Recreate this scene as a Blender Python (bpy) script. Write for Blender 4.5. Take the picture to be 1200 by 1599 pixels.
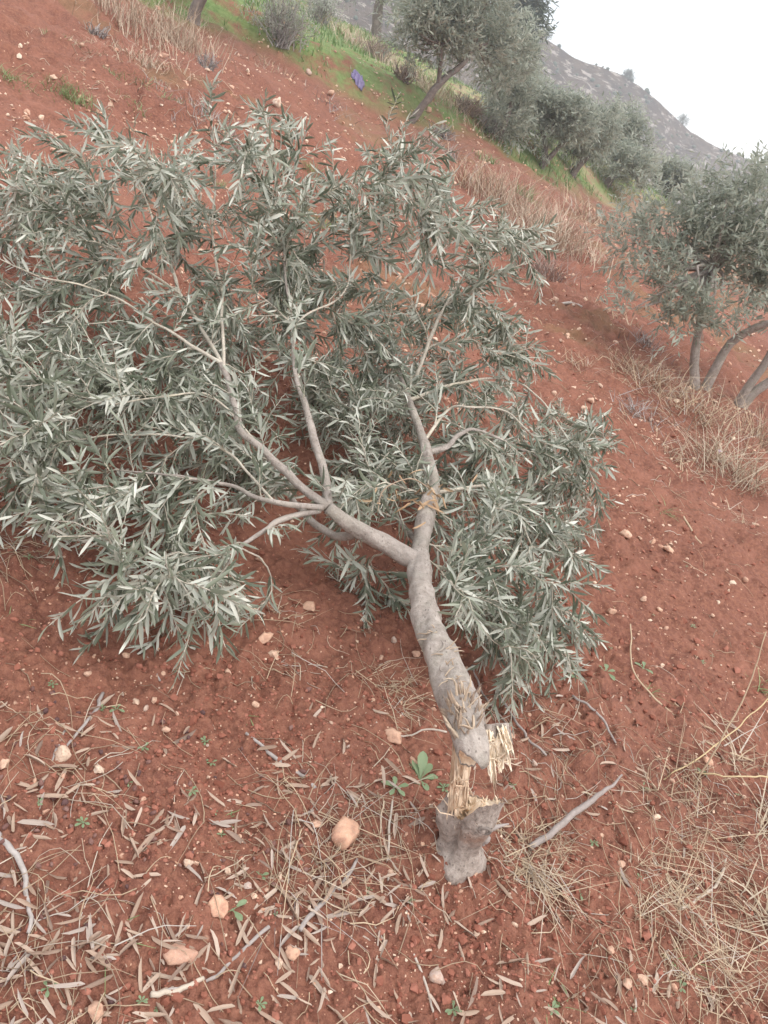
import bpy, math, random
import numpy as np
from mathutils import Matrix, Vector

for o in list(bpy.data.objects):
    bpy.data.objects.remove(o, do_unlink=True)
SC = bpy.context.scene
COL = SC.collection
rng = np.random.default_rng(11)
random.seed(11)

# ------------------------------------------------------------------ camera, sky, sun, exposure
FPX = 1255.0                       # focal length in pixels of the 1200 x 1599 photograph
PITCH, ROLL, CAMZ = math.radians(26), math.radians(12), 1.45
_F = np.array([0, math.cos(PITCH), -math.sin(PITCH)])
_r0 = np.array([1.0, 0, 0]); _u0 = np.array([0, math.sin(PITCH), math.cos(PITCH)])
_R = math.cos(ROLL) * _r0 + math.sin(ROLL) * _u0
_U = -math.sin(ROLL) * _r0 + math.cos(ROLL) * _u0
CAM = np.array([0, 0, CAMZ])
cd = bpy.data.cameras.new('camera'); cam = bpy.data.objects.new('camera', cd); COL.objects.link(cam)
cd.sensor_fit = 'VERTICAL'; cd.angle_y = 2 * math.atan(799.5 / FPX)
cd.clip_start = 0.05; cd.clip_end = 3000
M = Matrix.Identity(4)
for i in range(3):
    M[i][0] = _R[i]; M[i][1] = _U[i]; M[i][2] = -_F[i]; M[i][3] = CAM[i]
cam.matrix_world = M
SC.camera = cam

SUN_EL, SUN_AZ = math.radians(52), math.radians(115)     # azimuth clockwise from +Y
w = bpy.data.worlds.new('World'); SC.world = w; w.use_nodes = True
nt = w.node_tree; nt.nodes.clear()
wo = nt.nodes.new('ShaderNodeOutputWorld'); bg = nt.nodes.new('ShaderNodeBackground')
sky = nt.nodes.new('ShaderNodeTexSky'); sky.sky_type = 'NISHITA'; sky.sun_disc = False
sky.sun_elevation = SUN_EL; sky.sun_rotation = SUN_AZ; sky.dust_density = 3.0; sky.air_density = 1.0
tc = nt.nodes.new('ShaderNodeTexCoord'); nz = nt.nodes.new('ShaderNodeTexNoise')
nz.inputs['Scale'].default_value = 2.2; nz.inputs['Detail'].default_value = 5
mr = nt.nodes.new('ShaderNodeMapRange'); mr.inputs[1].default_value = 0.36; mr.inputs[2].default_value = 0.60
mr.inputs[3].default_value = 0.30; mr.inputs[4].default_value = 0.95
cl = nt.nodes.new('ShaderNodeMix'); cl.data_type = 'RGBA'
cl.inputs[7].default_value = (9.5, 9.4, 9.4, 1)           # bright thin overcast, in the sky texture's own units
nt.links.new(tc.outputs['Generated'], nz.inputs['Vector'])
nt.links.new(nz.outputs['Fac'], mr.inputs[0]); nt.links.new(mr.outputs[0], cl.inputs[0])
nt.links.new(sky.outputs[0], cl.inputs[6]); nt.links.new(cl.outputs[2], bg.inputs['Color'])
bg.inputs['Strength'].default_value = 0.12
nt.links.new(bg.outputs[0], wo.inputs['Surface'])

sd = bpy.data.lights.new('sun', 'SUN'); sd.energy = 0.8; sd.angle = math.radians(60); sd.color = (1, 0.96, 0.9)
sun = bpy.data.objects.new('sun', sd); COL.objects.link(sun)
sdir = Vector((math.sin(SUN_AZ) * math.cos(SUN_EL), math.cos(SUN_AZ) * math.cos(SUN_EL), math.sin(SUN_EL)))
sun.rotation_euler = sdir.to_track_quat('Z', 'Y').to_euler()
SC.view_settings.view_transform = 'Standard'; SC.view_settings.look = 'None'
SC.view_settings.gamma = 1.0; SC.view_settings.use_curve_mapping = False
SC.view_settings.exposure = 0.96
SC.render.engine = 'CYCLES'
SC.cycles.max_bounces = 7; SC.cycles.diffuse_bounces = 5; SC.cycles.glossy_bounces = 2
SC.cycles.transmission_bounces = 3; SC.cycles.volume_bounces = 1; SC.cycles.transparent_max_bounces = 4
SC.cycles.use_denoising = True

# ------------------------------------------------------------------ numpy noise
def _hash(ix, iy, seed):
    h = (ix.astype(np.int64) * 374761393 + iy.astype(np.int64) * 668265263 + seed * 1442695041) & 0xFFFFFFFF
    h = ((h ^ (h >> 13)) * 1274126177) & 0xFFFFFFFF
    h = (h ^ (h >> 16)) & 0xFFFFFFFF
    return h
def _rnd(ix, iy, seed):
    return _hash(ix, iy, seed) / 4294967295.0
def vnoise(x, y, seed=0):
    ix = np.floor(x); iy = np.floor(y); fx = x - ix; fy = y - iy
    fx = fx * fx * fx * (fx * (fx * 6 - 15) + 10); fy = fy * fy * fy * (fy * (fy * 6 - 15) + 10)
    a = _rnd(ix, iy, seed); b = _rnd(ix + 1, iy, seed); c = _rnd(ix, iy + 1, seed); d = _rnd(ix + 1, iy + 1, seed)
    return (a * (1 - fx) + b * fx) * (1 - fy) + (c * (1 - fx) + d * fx) * fy - 0.5
def fbm(x, y, octv=4, seed=0, gain=0.5):
    s = 0; a = 1.0; f = 1.0
    for k in range(octv):
        s = s + a * vnoise(x * f + 17.3 * k, y * f - 9.1 * k, seed + k); a *= gain; f *= 2.03
    return s
def worley(x, y, seed=0):
    ix = np.floor(x); iy = np.floor(y)
    f1 = np.full(x.shape, 9.0); f2 = np.full(x.shape, 9.0); cid = np.zeros(x.shape)
    for dx in (-1, 0, 1):
        for dy in (-1, 0, 1):
            cx = ix + dx; cy = iy + dy
            px = cx + _rnd(cx, cy, seed); py = cy + _rnd(cx, cy, seed + 77)
            d = np.hypot(px - x, py - y)
            r = _rnd(cx, cy, seed + 5)
            m = d < f1
            f2 = np.where(m, f1, np.minimum(f2, d)); cid = np.where(m, r, cid); f1 = np.where(m, d, f1)
    return f1, f2, cid
def sstep(a, b, v):
    t = np.clip((v - a) / (b - a), 0, 1); return t * t * (3 - 2 * t)

# ------------------------------------------------------------------ terrain
TV = np.array([-0.25, 0.08]); SLOPE = float(np.hypot(*TV)); TV = TV / SLOPE      # uphill direction
SV = np.array([-TV[1] * -1, -TV[0]]); SV = np.array([TV[1], -TV[0]])             # along the contour, forward
_BS = [-50, 0, 8, 11.6, 13.7, 17.6, 20, 26, 40, 90]
_BT = [11, 9, 8.3, 6.9, 4.9, 3.3, 2.7, 1.3, -2, -10]
def st(x, y): return x * SV[0] + y * SV[1], x * TV[0] + y * TV[1]
def terrain(x, y):
    x = np.asarray(x, float); y = np.asarray(y, float)
    s, t = st(x, y)
    z = SLOPE * (t + np.where(t < -14, -(t + 14) * 0.75, 0) - np.where(t > 30, (t - 30) * 0.5, 0))
    tb = np.interp(s, _BS, _BT)
    z = z + 0.32 * sstep(0.0, 1.3, t - tb) * sstep(2, 9, s) - 0.08 * sstep(1.3, 0, np.abs(t - tb + 0.6)) * sstep(2, 9, s)
    far = sstep(4.2, 8.0, np.hypot(x, y)); midr = far * (1 - sstep(16, 26, np.hypot(x, y)))
    z = z + far * (0.22 * fbm(s * 0.18, t * 0.45, 3, 3) + 0.10 * fbm(x * 0.9, y * 0.9, 3, 9)) + midr * 0.07 * fbm(s * 1.2, t * 3.4, 3, 19)
    z = z + (1 - far) * 0.03 * fbm(x * 1.1, y * 1.1, 2, 21)
    q = np.maximum(0, s - 24); z = z - 0.20 * q * q / (q + 9)
    r = np.hypot(x, y)
    z = z * (1 - sstep(36, 100, r)) + (-11) * sstep(36, 100, r)
    return z
def soil_detail(x, y):
    r = np.hypot(x, y)
    k1 = 1 - sstep(9, 16, r); k2 = 1 - sstep(6, 14, r)
    d = 0.030 * fbm(x * 4.2, y * 4.2, 3, 31) * (1 + 0.8 * sstep(3, 7, r)) * k1
    wx = x + 0.02 * fbm(x * 14, y * 14, 2, 41); wy = y + 0.02 * fbm(x * 14, y * 14, 2, 43)
    mclod = sstep(-0.12, 0.28, fbm(x * 2.6, y * 2.6, 2, 51)); mcr = sstep(0.02, 0.22, fbm(x * 1.9 + 9, y * 1.9, 2, 57))
    f1, f2, c = worley(wx * 24, wy * 24, 61)
    d = d + k2 * (0.3 + mclod) * 0.015 * np.maximum(0, 1 - f1 * f1 * 2.2) * (0.3 + c)
    f1, f2, c = worley(wx * 58, wy * 58, 67)
    d = d + k2 * 0.007 * np.maximum(0, 1 - f1 * f1 * 2.0) * (0.3 + c)
    f1, f2, c = worley(x * 17 + 0.5 * fbm(x * 34, y * 34, 3, 71), y * 17 + 0.5 * fbm(x * 34, y * 34, 3, 73), 79)
    e = f2 - f1
    d = d + 0.012 * np.exp(-(((x - 0.315) / .13) ** 2 + ((y - 1.30) / .13) ** 2)) * (1 + .8 * fbm(x * 30, y * 30, 2, 89))
    f1, f2, c = worley(wx * 13, wy * 13, 101); mbig = sstep(0.05, 0.35, fbm(x * 1.5 + 31, y * 1.5, 2, 103))
    d = d + k2 * mbig * 0.020 * np.maximum(0, 1 - f1 * f1 * 2.4) * (c > .35) * (0.4 + c)
    kf = sstep(4.5, 7, r) * (1 - sstep(14, 17, r)); f1, f2, c = worley(x * 4.6, y * 4.6, 111); d = d + kf * 0.055 * np.maximum(0, 1 - f1 * f1 * 2.2) * (c > .3) * c
    f1, f2, c = worley(x * 9.5, y * 9.5, 113); d = d + kf * 0.032 * np.maximum(0, 1 - f1 * f1 * 2.0) * (c > .25) * c
    d = d + k2 * mcr * (-0.006 * (1 - sstep(0.0, 0.05, e)) + 0.003 * sstep(0, 0.3, e))
    d = d + k2 * 0.011 * fbm(x * 45, y * 45, 3, 83) + k2 * 0.018 * fbm(x * 13, y * 13, 3, 87)
    return d
STUMP = (0.315, 1.31)
def Z(x, y): return terrain(x, y) + soil_detail(x, y)
def pix_dirs(px, py):
    px = np.asarray(px, float); py = np.asarray(py, float)
    return _F + ((px - 600) / FPX)[..., None] * _R + ((800 - py) / FPX)[..., None] * _U
_KS = np.geomspace(0.8, 160, 260)
def at_ground(px, py, lift=0.0):
    """where the sight line through a photo pixel meets the terrain (array version)"""
    d = pix_dirs(np.atleast_1d(px), np.atleast_1d(py)); n = len(d)
    kk = np.full(n, np.nan)
    for a in range(0, n, 4000):
        dd = d[a:a + 4000]
        P = CAM + dd[:, None, :] * _KS[None, :, None]
        g = P[..., 2] - terrain(P[..., 0], P[..., 1]) - lift
        neg = g < 0; hit = neg.any(1); j = np.maximum(neg.argmax(1), 1); ii = np.arange(len(dd))
        g0 = g[ii, j - 1]; g1 = g[ii, j]; f = g0 / (g0 - g1 + 1e-12)
        k = _KS[j - 1] + (_KS[j] - _KS[j - 1]) * f; k[~hit] = np.nan
        kk[a:a + 4000] = k
    return CAM + d * kk[:, None], kk
_GC = {}
def G(px, py):
    if (px, py) not in _GC: _GC[(px, py)] = _G(px, py)
    return _GC[(px, py)].copy()
def _G(px, py):
    for q in range(40):
        P, k = at_ground([px], [py + 4 * q])
        if np.isfinite(k[0]) and k[0] < 60: return P[0]
    return P[0]
def P3(px, py, v):
    """point on a sight line: v >= 2 is its forward distance, v < 2 its height above the ground"""
    if v >= 2.0:
        d = pix_dirs(px, py); return CAM + d * (v / d[1])
    return at_ground([px], [py], v)[0][0]
def mpp(p):                                              # metres per photo pixel at a point
    return float(np.dot(np.asarray(p) - CAM, _F)) / FPX

# ------------------------------------------------------------------ materials
def new_mat(name):
    m = bpy.data.materials.new(name); m.use_nodes = True; t = m.node_tree; t.nodes.clear()
    out = t.nodes.new('ShaderNodeOutputMaterial'); return m, t, out
def N(t, kind, **kw):
    n = t.nodes.new(kind)
    for k, v in kw.items():
        if k in n.inputs.keys(): n.inputs[k].default_value = v
        else: setattr(n, k, v)
    return n
def L(t, a, b): t.links.new(a, b)
def ramp(t, fac, stops):
    r = t.nodes.new('ShaderNodeValToRGB'); e = r.color_ramp.elements
    while len(e) < len(stops): e.new(0.5)
    for k, (p, c) in enumerate(stops):
        e[k].position = p; e[k].color = (*c, 1)
    L(t, fac, r.inputs[0]); return r.outputs[0]
def mixc(t, fac, a, b, mode='MIX'):
    m = t.nodes.new('ShaderNodeMix'); m.data_type = 'RGBA'; m.blend_type = mode
    for sock, v in ((0, fac), (6, a), (7, b)):
        if isinstance(v, (int, float)): m.inputs[sock].default_value = v
        elif isinstance(v, tuple): m.inputs[sock].default_value = (*v, 1)
        else: L(t, v, m.inputs[sock])
    return m.outputs[2]
def noise(t, vec, scale, detail=4, rough=0.55, out='Fac'):
    n = N(t, 'ShaderNodeTexNoise'); n.inputs['Scale'].default_value = scale; n.inputs['Detail'].default_value = detail
    n.inputs['Roughness'].default_value = rough
    if vec is not None: L(t, vec, n.inputs['Vector'])
    return n.outputs[out]
def attr(t, name):
    a = t.nodes.new('ShaderNodeAttribute'); a.attribute_name = name; return a.outputs['Fac']
def maprange(t, v, a, b, c=0.0, d=1.0):
    m = t.nodes.new('ShaderNodeMapRange'); L(t, v, m.inputs[0])
    for k, q in zip((1, 2, 3, 4), (a, b, c, d)): m.inputs[k].default_value = q
    return m.outputs[0]
def bump(t, h, strength, dist, prev=None):
    b = t.nodes.new('ShaderNodeBump'); b.inputs['Strength'].default_value = strength; b.inputs['Distance'].default_value = dist
    L(t, h, b.inputs['Height'])
    if prev is not None: L(t, prev, b.inputs['Normal'])
    return b.outputs[0]
def finish(t, out, color, rough=0.9, normal=None, spec=0.3, trans=None, trans_fac=0.0):
    p = t.nodes.new('ShaderNodeBsdfPrincipled')
    if isinstance(color, tuple): p.inputs['Base Color'].default_value = (*color, 1)
    else: L(t, color, p.inputs['Base Color'])
    if isinstance(rough, float): p.inputs['Roughness'].default_value = rough
    else: L(t, rough, p.inputs['Roughness'])
    p.inputs['Specular IOR Level'].default_value = spec
    if normal is not None: L(t, normal, p.inputs['Normal'])
    if trans is not None:
        tr = t.nodes.new('ShaderNodeBsdfTranslucent'); L(t, trans, tr.inputs[0])
        mx = t.nodes.new('ShaderNodeMixShader'); mx.inputs[0].default_value = trans_fac
        L(t, p.outputs[0], mx.inputs[1]); L(t, tr.outputs[0], mx.inputs[2]); L(t, mx.outputs[0], out.inputs[0])
    else:
        L(t, p.outputs[0], out.inputs[0])

def mat_soil():
    m, t, out = new_mat('red_soil')
    co = N(t, 'ShaderNodeTexCoord').outputs['Object']
    n1 = noise(t, co, 1.3, 4); n2 = noise(t, co, 9, 5, 0.6); n3 = noise(t, co, 60, 4, 0.6); n4 = noise(t, co, 330, 3, 0.6)
    c = ramp(t, n2, [(0.30, (0.112, 0.046, 0.031)), (0.5, (0.190, 0.080, 0.054)), (0.72, (0.272, 0.120, 0.083))])
    c = mixc(t, maprange(t, n1, 0.46, 0.62, 0, 0.65), c, (0.135, 0.054, 0.040)); c = mixc(t, maprange(t, noise(t, co, 0.55, 4), 0.5, 0.68, 0, 0.5), c, (0.265, 0.130, 0.098))
    c = mixc(t, maprange(t, n3, 0.42, 0.64, 0, 0.75), c, (0.285, 0.130, 0.085))
    c = mixc(t, maprange(t, n4, 0.45, 0.75, 0, 0.35), c, (0.38, 0.18, 0.125))
    # pale grit
    for sc, th, col in ((130, 0.16, (0.55, 0.33, 0.22)), (60, 0.11, (0.56, 0.36, 0.25)), (24, 0.10, (0.58, 0.38, 0.27))):
        v = N(t, 'ShaderNodeTexVoronoi'); v.inputs['Scale'].default_value = sc; L(t, co, v.inputs['Vector'])
        sel = maprange(t, v.outputs['Color'], 0.80, 0.84)
        d = maprange(t, v.outputs['Distance'], th, th * 1.5, 1, 0)
        mu = N(t, 'ShaderNodeMath', operation='MULTIPLY'); L(t, sel, mu.inputs[0]); L(t, d, mu.inputs[1])
        c = mixc(t, mu.outputs[0], c, col)
    g = attr(t, 'grass'); dr = attr(t, 'dry')
    gn = noise(t, co, 2.3, 5, 0.7)
    gm = N(t, 'ShaderNodeMath', operation='MULTIPLY'); L(t, g, gm.inputs[0]); L(t, maprange(t, gn, 0.36, 0.52), gm.inputs[1])
    c = mixc(t, gm.outputs[0], c, ramp(t, noise(t, co, 14, 4), [(0.3, (0.10, 0.17, 0.05)), (0.7, (0.20, 0.27, 0.10))]))
    dm = N(t, 'ShaderNodeMath', operation='MULTIPLY'); L(t, dr, dm.inputs[0]); L(t, maprange(t, noise(t, co, 1.1, 5, 0.7), 0.42, 0.6), dm.inputs[1])
    c = mixc(t, dm.outputs[0], c, ramp(t, noise(t, co, 20, 4), [(0.3, (0.30, 0.22, 0.14)), (0.7, (0.46, 0.36, 0.25))]))
    nb = bump(t, n3, 0.5, 0.012); nb = bump(t, n4, 0.55, 0.003, nb)
    v = N(t, 'ShaderNodeTexVoronoi'); v.inputs['Scale'].default_value = 170; L(t, co, v.inputs['Vector'])
    nb = bump(t, v.outputs['Distance'], 0.5, 0.003, nb)
    finish(t, out, c, 0.95, nb, 0.15); return m
def mat_leaf(name, tops, backs, rough=0.42, tr=0.16):
    m, t, out = new_mat(name)
    a = attr(t, 'tint'); geo = N(t, 'ShaderNodeNewGeometry')
    co = N(t, 'ShaderNodeTexCoord').outputs['Object']
    ct = ramp(t, a, tops); cb = ramp(t, a, backs)
    c = mixc(t, geo.outputs['Backfacing'], ct, cb)
    n = noise(t, co, 90, 3)
    c = mixc(t, maprange(t, n, 0.3, 0.75, 0, 0.22), c, (0.42, 0.42, 0.34))
    finish(t, out, c, rough, bump(t, n, 0.25, 0.002), 0.5, c, tr); return m
def mat_tint(name, stops, rough=0.9, scale=60, bs=0.4, bd=0.004, mixn=0.35, dark=0.6, spec=0.25):
    m, t, out = new_mat(name)
    a = attr(t, 'tint'); co = N(t, 'ShaderNodeTexCoord').outputs['Object']
    c = ramp(t, a, stops); n = noise(t, co, scale, 5, 0.6)
    dk = mixc(t, 1.0, c, (dark, dark, dark), 'MULTIPLY')
    c = mixc(t, maprange(t, n, 0.35, 0.7, 0, mixn * 2), c, dk)
    finish(t, out, c, rough, bump(t, n, bs, bd), spec); return m
def mat_stone(name, stops, rough, scale, bs, bd, mixn, dark):
    m, t, out = new_mat(name)
    a = attr(t, 'tint'); co = N(t, 'ShaderNodeTexCoord').outputs['Object']; oi = N(t, 'ShaderNodeObjectInfo').outputs['Random']
    c = ramp(t, a, stops); n1 = noise(t, co, 2.2, 6, 0.65); n2 = noise(t, co, 9, 5, 0.7)
    c = mixc(t, maprange(t, n1, 0.46, 0.62, 0, 0.7), c, (0.36, 0.18, 0.125))          # soil stains
    c = mixc(t, maprange(t, n2, 0.5, 0.7, 0, 0.45), c, (0.74, 0.60, 0.46))
    c = mixc(t, maprange(t, oi, 0, 1, 0, 0.45), c, (0.46, 0.31, 0.24))
    nb = bump(t, n1, 0.5, 0.004); nb = bump(t, n2, 0.5, 0.0012, nb)
    finish(t, out, c, 0.92, nb, 0.2); return m
def mat_bark(name, lo, hi, patch, scale=1.0):
    m, t, out = new_mat(name)
    co = N(t, 'ShaderNodeTexCoord').outputs['Object']
    mp = N(t, 'ShaderNodeMapping'); mp.inputs['Scale'].default_value = (1.6, .7, 1.3); L(t, co, mp.inputs['Vector'])
    v = N(t, 'ShaderNodeTexVoronoi'); v.feature = 'DISTANCE_TO_EDGE'; v.inputs['Scale'].default_value = 60 * scale; L(t, mp.outputs[0], v.inputs['Vector'])
    fis = maprange(t, v.outputs['Distance'], 0.0, 0.06, 1, 0)
    n1 = noise(t, co, 9 * scale, 5, 0.6); n2 = noise(t, co, 55 * scale, 5, 0.65); n3 = noise(t, co, 260 * scale, 3)
    c = ramp(t, n2, [(0.28, lo), (0.62, hi)])
    c = mixc(t, maprange(t, n1, 0.50, 0.66, 0, 0.7), c, patch)
    c = mixc(t, maprange(t, n3, 0.5, 0.7, 0, 0.35), c, tuple(v * 0.55 for v in lo))
    c = mixc(t, maprange(t, noise(t, co, 17 * scale, 4), 0.54, 0.62, 0, 0.5), c, tuple(v_ * 1.25 for v_ in hi))
    vs_ = N(t, 'ShaderNodeTexVoronoi'); vs_.inputs['Scale'].default_value = 75 * scale; L(t, mp.outputs[0], vs_.inputs['Vector']); sp_ = N(t, 'ShaderNodeMath', operation='MULTIPLY'); L(t, maprange(t, vs_.outputs['Distance'], .12, .26, .75, 0), sp_.inputs[0]); L(t, maprange(t, vs_.outputs['Color'], .55, .6), sp_.inputs[1]); c = mixc(t, sp_.outputs[0], c, tuple(v_ * .5 for v_ in lo))
    c = mixc(t, maprange(t, noise(t, co, 5 * scale, 3), 0.5, 0.66, 0, 0.55), c, tuple(v_ * .72 for v_ in hi))
    fm = N(t, 'ShaderNodeMath', operation='MULTIPLY'); L(t, fis, fm.inputs[0]); L(t, maprange(t, n1, 0.42, 0.55), fm.inputs[1]); fm2 = N(t, 'ShaderNodeMath', operation='MULTIPLY'); L(t, fm.outputs[0], fm2.inputs[0]); L(t, maprange(t, n2, .45, .6, 0, .35), fm2.inputs[1]); c = mixc(t, fm2.outputs[0], c, tuple(v_ * .6 for v_ in lo))
    nb = bump(t, n2, 0.7, 0.010); nb = bump(t, n3, 0.5, 0.002, nb)
    finish(t, out, c, 0.85, nb, 0.25); return m
def mat_wood():
    m, t, out = new_mat('fresh_broken_wood')
    co = N(t, 'ShaderNodeTexCoord').outputs['Object']
    mp = N(t, 'ShaderNodeMapping'); mp.inputs['Scale'].default_value = (1, 1, 0.12); L(t, co, mp.inputs['Vector'])
    n1 = noise(t, mp.outputs[0], 240, 4, 0.6); n2 = noise(t, co, 26, 4, 0.6); n3 = noise(t, co, 9, 3)
    c = ramp(t, n1, [(0.3, (0.54, 0.36, 0.22)), (0.5, (0.72, 0.53, 0.36)), (0.7, (0.82, 0.67, 0.50))])
    c = mixc(t, maprange(t, attr(t, 'tint'), 0.0, 1.0, 0, 0.85), c, (0.88, 0.77, 0.62))
    c = mixc(t, maprange(t, n2, 0.58, 0.72, 0, 0.6), c, (0.36, 0.20, 0.11))
    nb = bump(t, n1, 0.35, 0.003); nb = bump(t, n2, 0.2, 0.004, nb)
    finish(t, out, c, 0.95, nb, 0.08); return m
def mat_hill():
    m, t, out = new_mat('rocky_hillside')
    co = N(t, 'ShaderNodeTexCoord').outputs['Object']
    n1 = noise(t, co, 0.05, 5, 0.6); n2 = noise(t, co, 0.3, 6, 0.7)
    mp = N(t, 'ShaderNodeMapping'); mp.inputs['Scale'].default_value = (0.5, 1, 2.6); L(t, co, mp.inputs['Vector'])
    n3 = noise(t, mp.outputs[0], 0.5, 6, 0.75); n4 = noise(t, co, 1.2, 4, 0.7)
    c = ramp(t, n2, [(0.3, (0.055, 0.038, 0.030)), (0.5, (0.120, 0.083, 0.062)), (0.7, (0.205, 0.145, 0.105))])
    c = mixc(t, maprange(t, n3, 0.54, 0.60, 0, 0.95), c, (0.52, 0.46, 0.41))
    c = mixc(t, maprange(t, n4, 0.58, 0.66, 0, 0.7), c, (0.06, 0.065, 0.05))
    c = mixc(t, maprange(t, n1, 0.55, 0.7, 0, 0.45), c, (0.30, 0.22, 0.16))
    finish(t, out, c, 0.95, bump(t, n3, 1.0, 1.5), 0.1); return m

MAT = {
    'soil': mat_soil(),
    'olive': mat_leaf('olive_leaf', [(0, (0.075, 0.098, 0.058)), (0.5, (0.175, 0.20, 0.14)), (1, (0.31, 0.335, 0.255))],
                      [(0, (0.33, 0.35, 0.285)), (0.5, (0.49, 0.505, 0.43)), (1, (0.68, 0.685, 0.60))]),
    'olive_far': mat_leaf('olive_leaf_standing', [(0, (0.17, 0.20, 0.16)), (0.5, (0.27, 0.305, 0.24)), (1, (0.39, 0.415, 0.33))],
                          [(0, (0.34, 0.37, 0.31)), (0.5, (0.44, 0.465, 0.39)), (1, (0.54, 0.555, 0.47))], 0.45, 0.35),
    'conifer': mat_leaf('dark_needles', [(0, (0.03, 0.05, 0.03)), (1, (0.07, 0.10, 0.06))], [(0, (0.04, 0.06, 0.04)), (1, (0.08, 0.11, 0.07))], 0.6),
    'deadleaf': mat_leaf('brown_dead_leaf', [(0, (0.36, 0.20, 0.10)), (1, (0.50, 0.32, 0.18))], [(0, (0.42, 0.26, 0.14)), (1, (0.58, 0.40, 0.25))], 0.6, 0.08),
    'dryleaf': mat_leaf('dry_olive_leaf', [(0, (0.16, 0.095, 0.07)), (0.35, (0.29, 0.18, 0.125)), (0.7, (0.42, 0.295, 0.215)), (1, (0.32, 0.265, 0.24))],
                        [(0, (0.20, 0.125, 0.095)), (0.35, (0.35, 0.23, 0.165)), (0.7, (0.50, 0.375, 0.29)), (1, (0.40, 0.34, 0.31))], 0.65, 0.05),
    'weed': mat_leaf('green_weed_leaf', [(0, (0.085, 0.15, 0.05)), (0.5, (0.125, 0.225, 0.075)), (1, (0.19, 0.31, 0.12))],
                     [(0, (0.14, 0.21, 0.09)), (1, (0.22, 0.31, 0.16))], 0.5, 0.2),
    'grass': mat_leaf('green_grass_blade', [(0, (0.08, 0.17, 0.035)), (0.5, (0.13, 0.25, 0.06)), (1, (0.25, 0.33, 0.12))],
                      [(0, (0.10, 0.20, 0.05)), (1, (0.26, 0.35, 0.14))], 0.6, 0.2),
    'straw': mat_tint('dry_straw', [(0, (0.26, 0.19, 0.135)), (0.4, (0.42, 0.31, 0.21)), (0.75, (0.56, 0.44, 0.30)), (1, (0.50, 0.45, 0.40))], 0.8, 120, 0.2, 0.001, 0.2, 0.7),
    'strawyellow': mat_tint('yellow_straw', [(0, (0.34, 0.25, 0.13)), (0.5, (0.52, 0.40, 0.22)), (1, (0.66, 0.54, 0.34))], 0.75, 120, 0.2, 0.001, 0.2, 0.7),
    'strawpale': mat_tint('pale_straw', [(0, (0.34, 0.25, 0.18)), (0.5, (0.46, 0.365, 0.27)), (1, (0.57, 0.48, 0.375))], 0.8, 120, 0.2, 0.001, 0.2, 0.7),
    'strawgold': mat_tint('golden_straw', [(0, (0.30, 0.235, 0.165)), (0.5, (0.44, 0.355, 0.255)), (1, (0.57, 0.49, 0.38))], 0.8, 120, 0.2, 0.001, 0.2, 0.7),
    'greytwig': mat_tint('weathered_twig', [(0, (0.20, 0.155, 0.135)), (0.5, (0.33, 0.28, 0.255)), (1, (0.47, 0.43, 0.40))], 0.85, 80, 0.4, 0.002, 0.3, 0.6),
    'shrubdry': mat_tint('dry_grey_shrub', [(0, (0.20, 0.18, 0.17)), (0.5, (0.33, 0.30, 0.28)), (1, (0.48, 0.45, 0.43))], 0.9, 40, 0.2, 0.001, 0.2, 0.7),
    'shrubbrown': mat_tint('dry_brown_shrub', [(0, (0.19, 0.135, 0.115)), (0.5, (0.30, 0.23, 0.195)), (1, (0.42, 0.34, 0.29))], 0.9, 40, 0.2, 0.001, 0.2, 0.7),
    'stone': mat_stone('ochre_stone', [(0, (0.50, 0.26, 0.18)), (0.3, (0.62, 0.37, 0.25)), (0.6, (0.68, 0.48, 0.35)), (0.85, (0.76, 0.63, 0.48)), (1, (0.48, 0.40, 0.36))], 0.9, 38, 0.6, 0.008, 0.3, 0.68),
    'pebbledark': mat_tint('brown_pebble', [(0, (0.10, 0.055, 0.055)), (0.5, (0.19, 0.095, 0.078)), (1, (0.30, 0.18, 0.15))], 0.75, 80, 0.3, 0.003, 0.3, 0.7),
    'crumb': mat_tint('soil_crumb', [(0, (0.21, 0.080, 0.054)), (0.5, (0.285, 0.114, 0.078)), (1, (0.37, 0.16, 0.115))], 0.95, 160, 0.25, 0.001, 0.15, 0.8, 0.1),
    'bark': mat_bark('grey_olive_bark', (0.235, 0.195, 0.165), (0.395, 0.345, 0.305), (0.33, 0.305, 0.25)),
    'stumpbark': mat_bark('soil_stained_bark', (0.19, 0.15, 0.125), (0.42, 0.36, 0.315), (0.38, 0.235, 0.17)),
    'barkdark': mat_bark('dark_olive_bark', (0.12, 0.098, 0.085), (0.24, 0.205, 0.18), (0.19, 0.165, 0.14), 0.5),
    'twig': mat_bark('pale_twig_bark', (0.40, 0.34, 0.275), (0.58, 0.53, 0.44), (0.52, 0.47, 0.35)),
    'wood': mat_wood(),
    'fibre': mat_tint('torn_bark_fibre', [(0, (0.22, 0.16, 0.125)), (0.5, (0.38, 0.28, 0.20)), (1, (0.58, 0.46, 0.34))], 0.85, 150, 0.5, 0.002, 0.3, 0.6),
    'purple': mat_tint('purple_plastic', [(0, (0.16, 0.13, 0.27)), (1, (0.30, 0.26, 0.44))], 0.5, 12, 0.3, 0.01, 0.3, 0.6, 0.4),
    'flower': mat_tint('pale_violet_petal', [(0, (0.55, 0.42, 0.62)), (1, (0.72, 0.62, 0.78))], 0.6, 60, 0.1, 0.001, 0.1, 0.8),
    'hill': mat_hill(),
}

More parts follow.
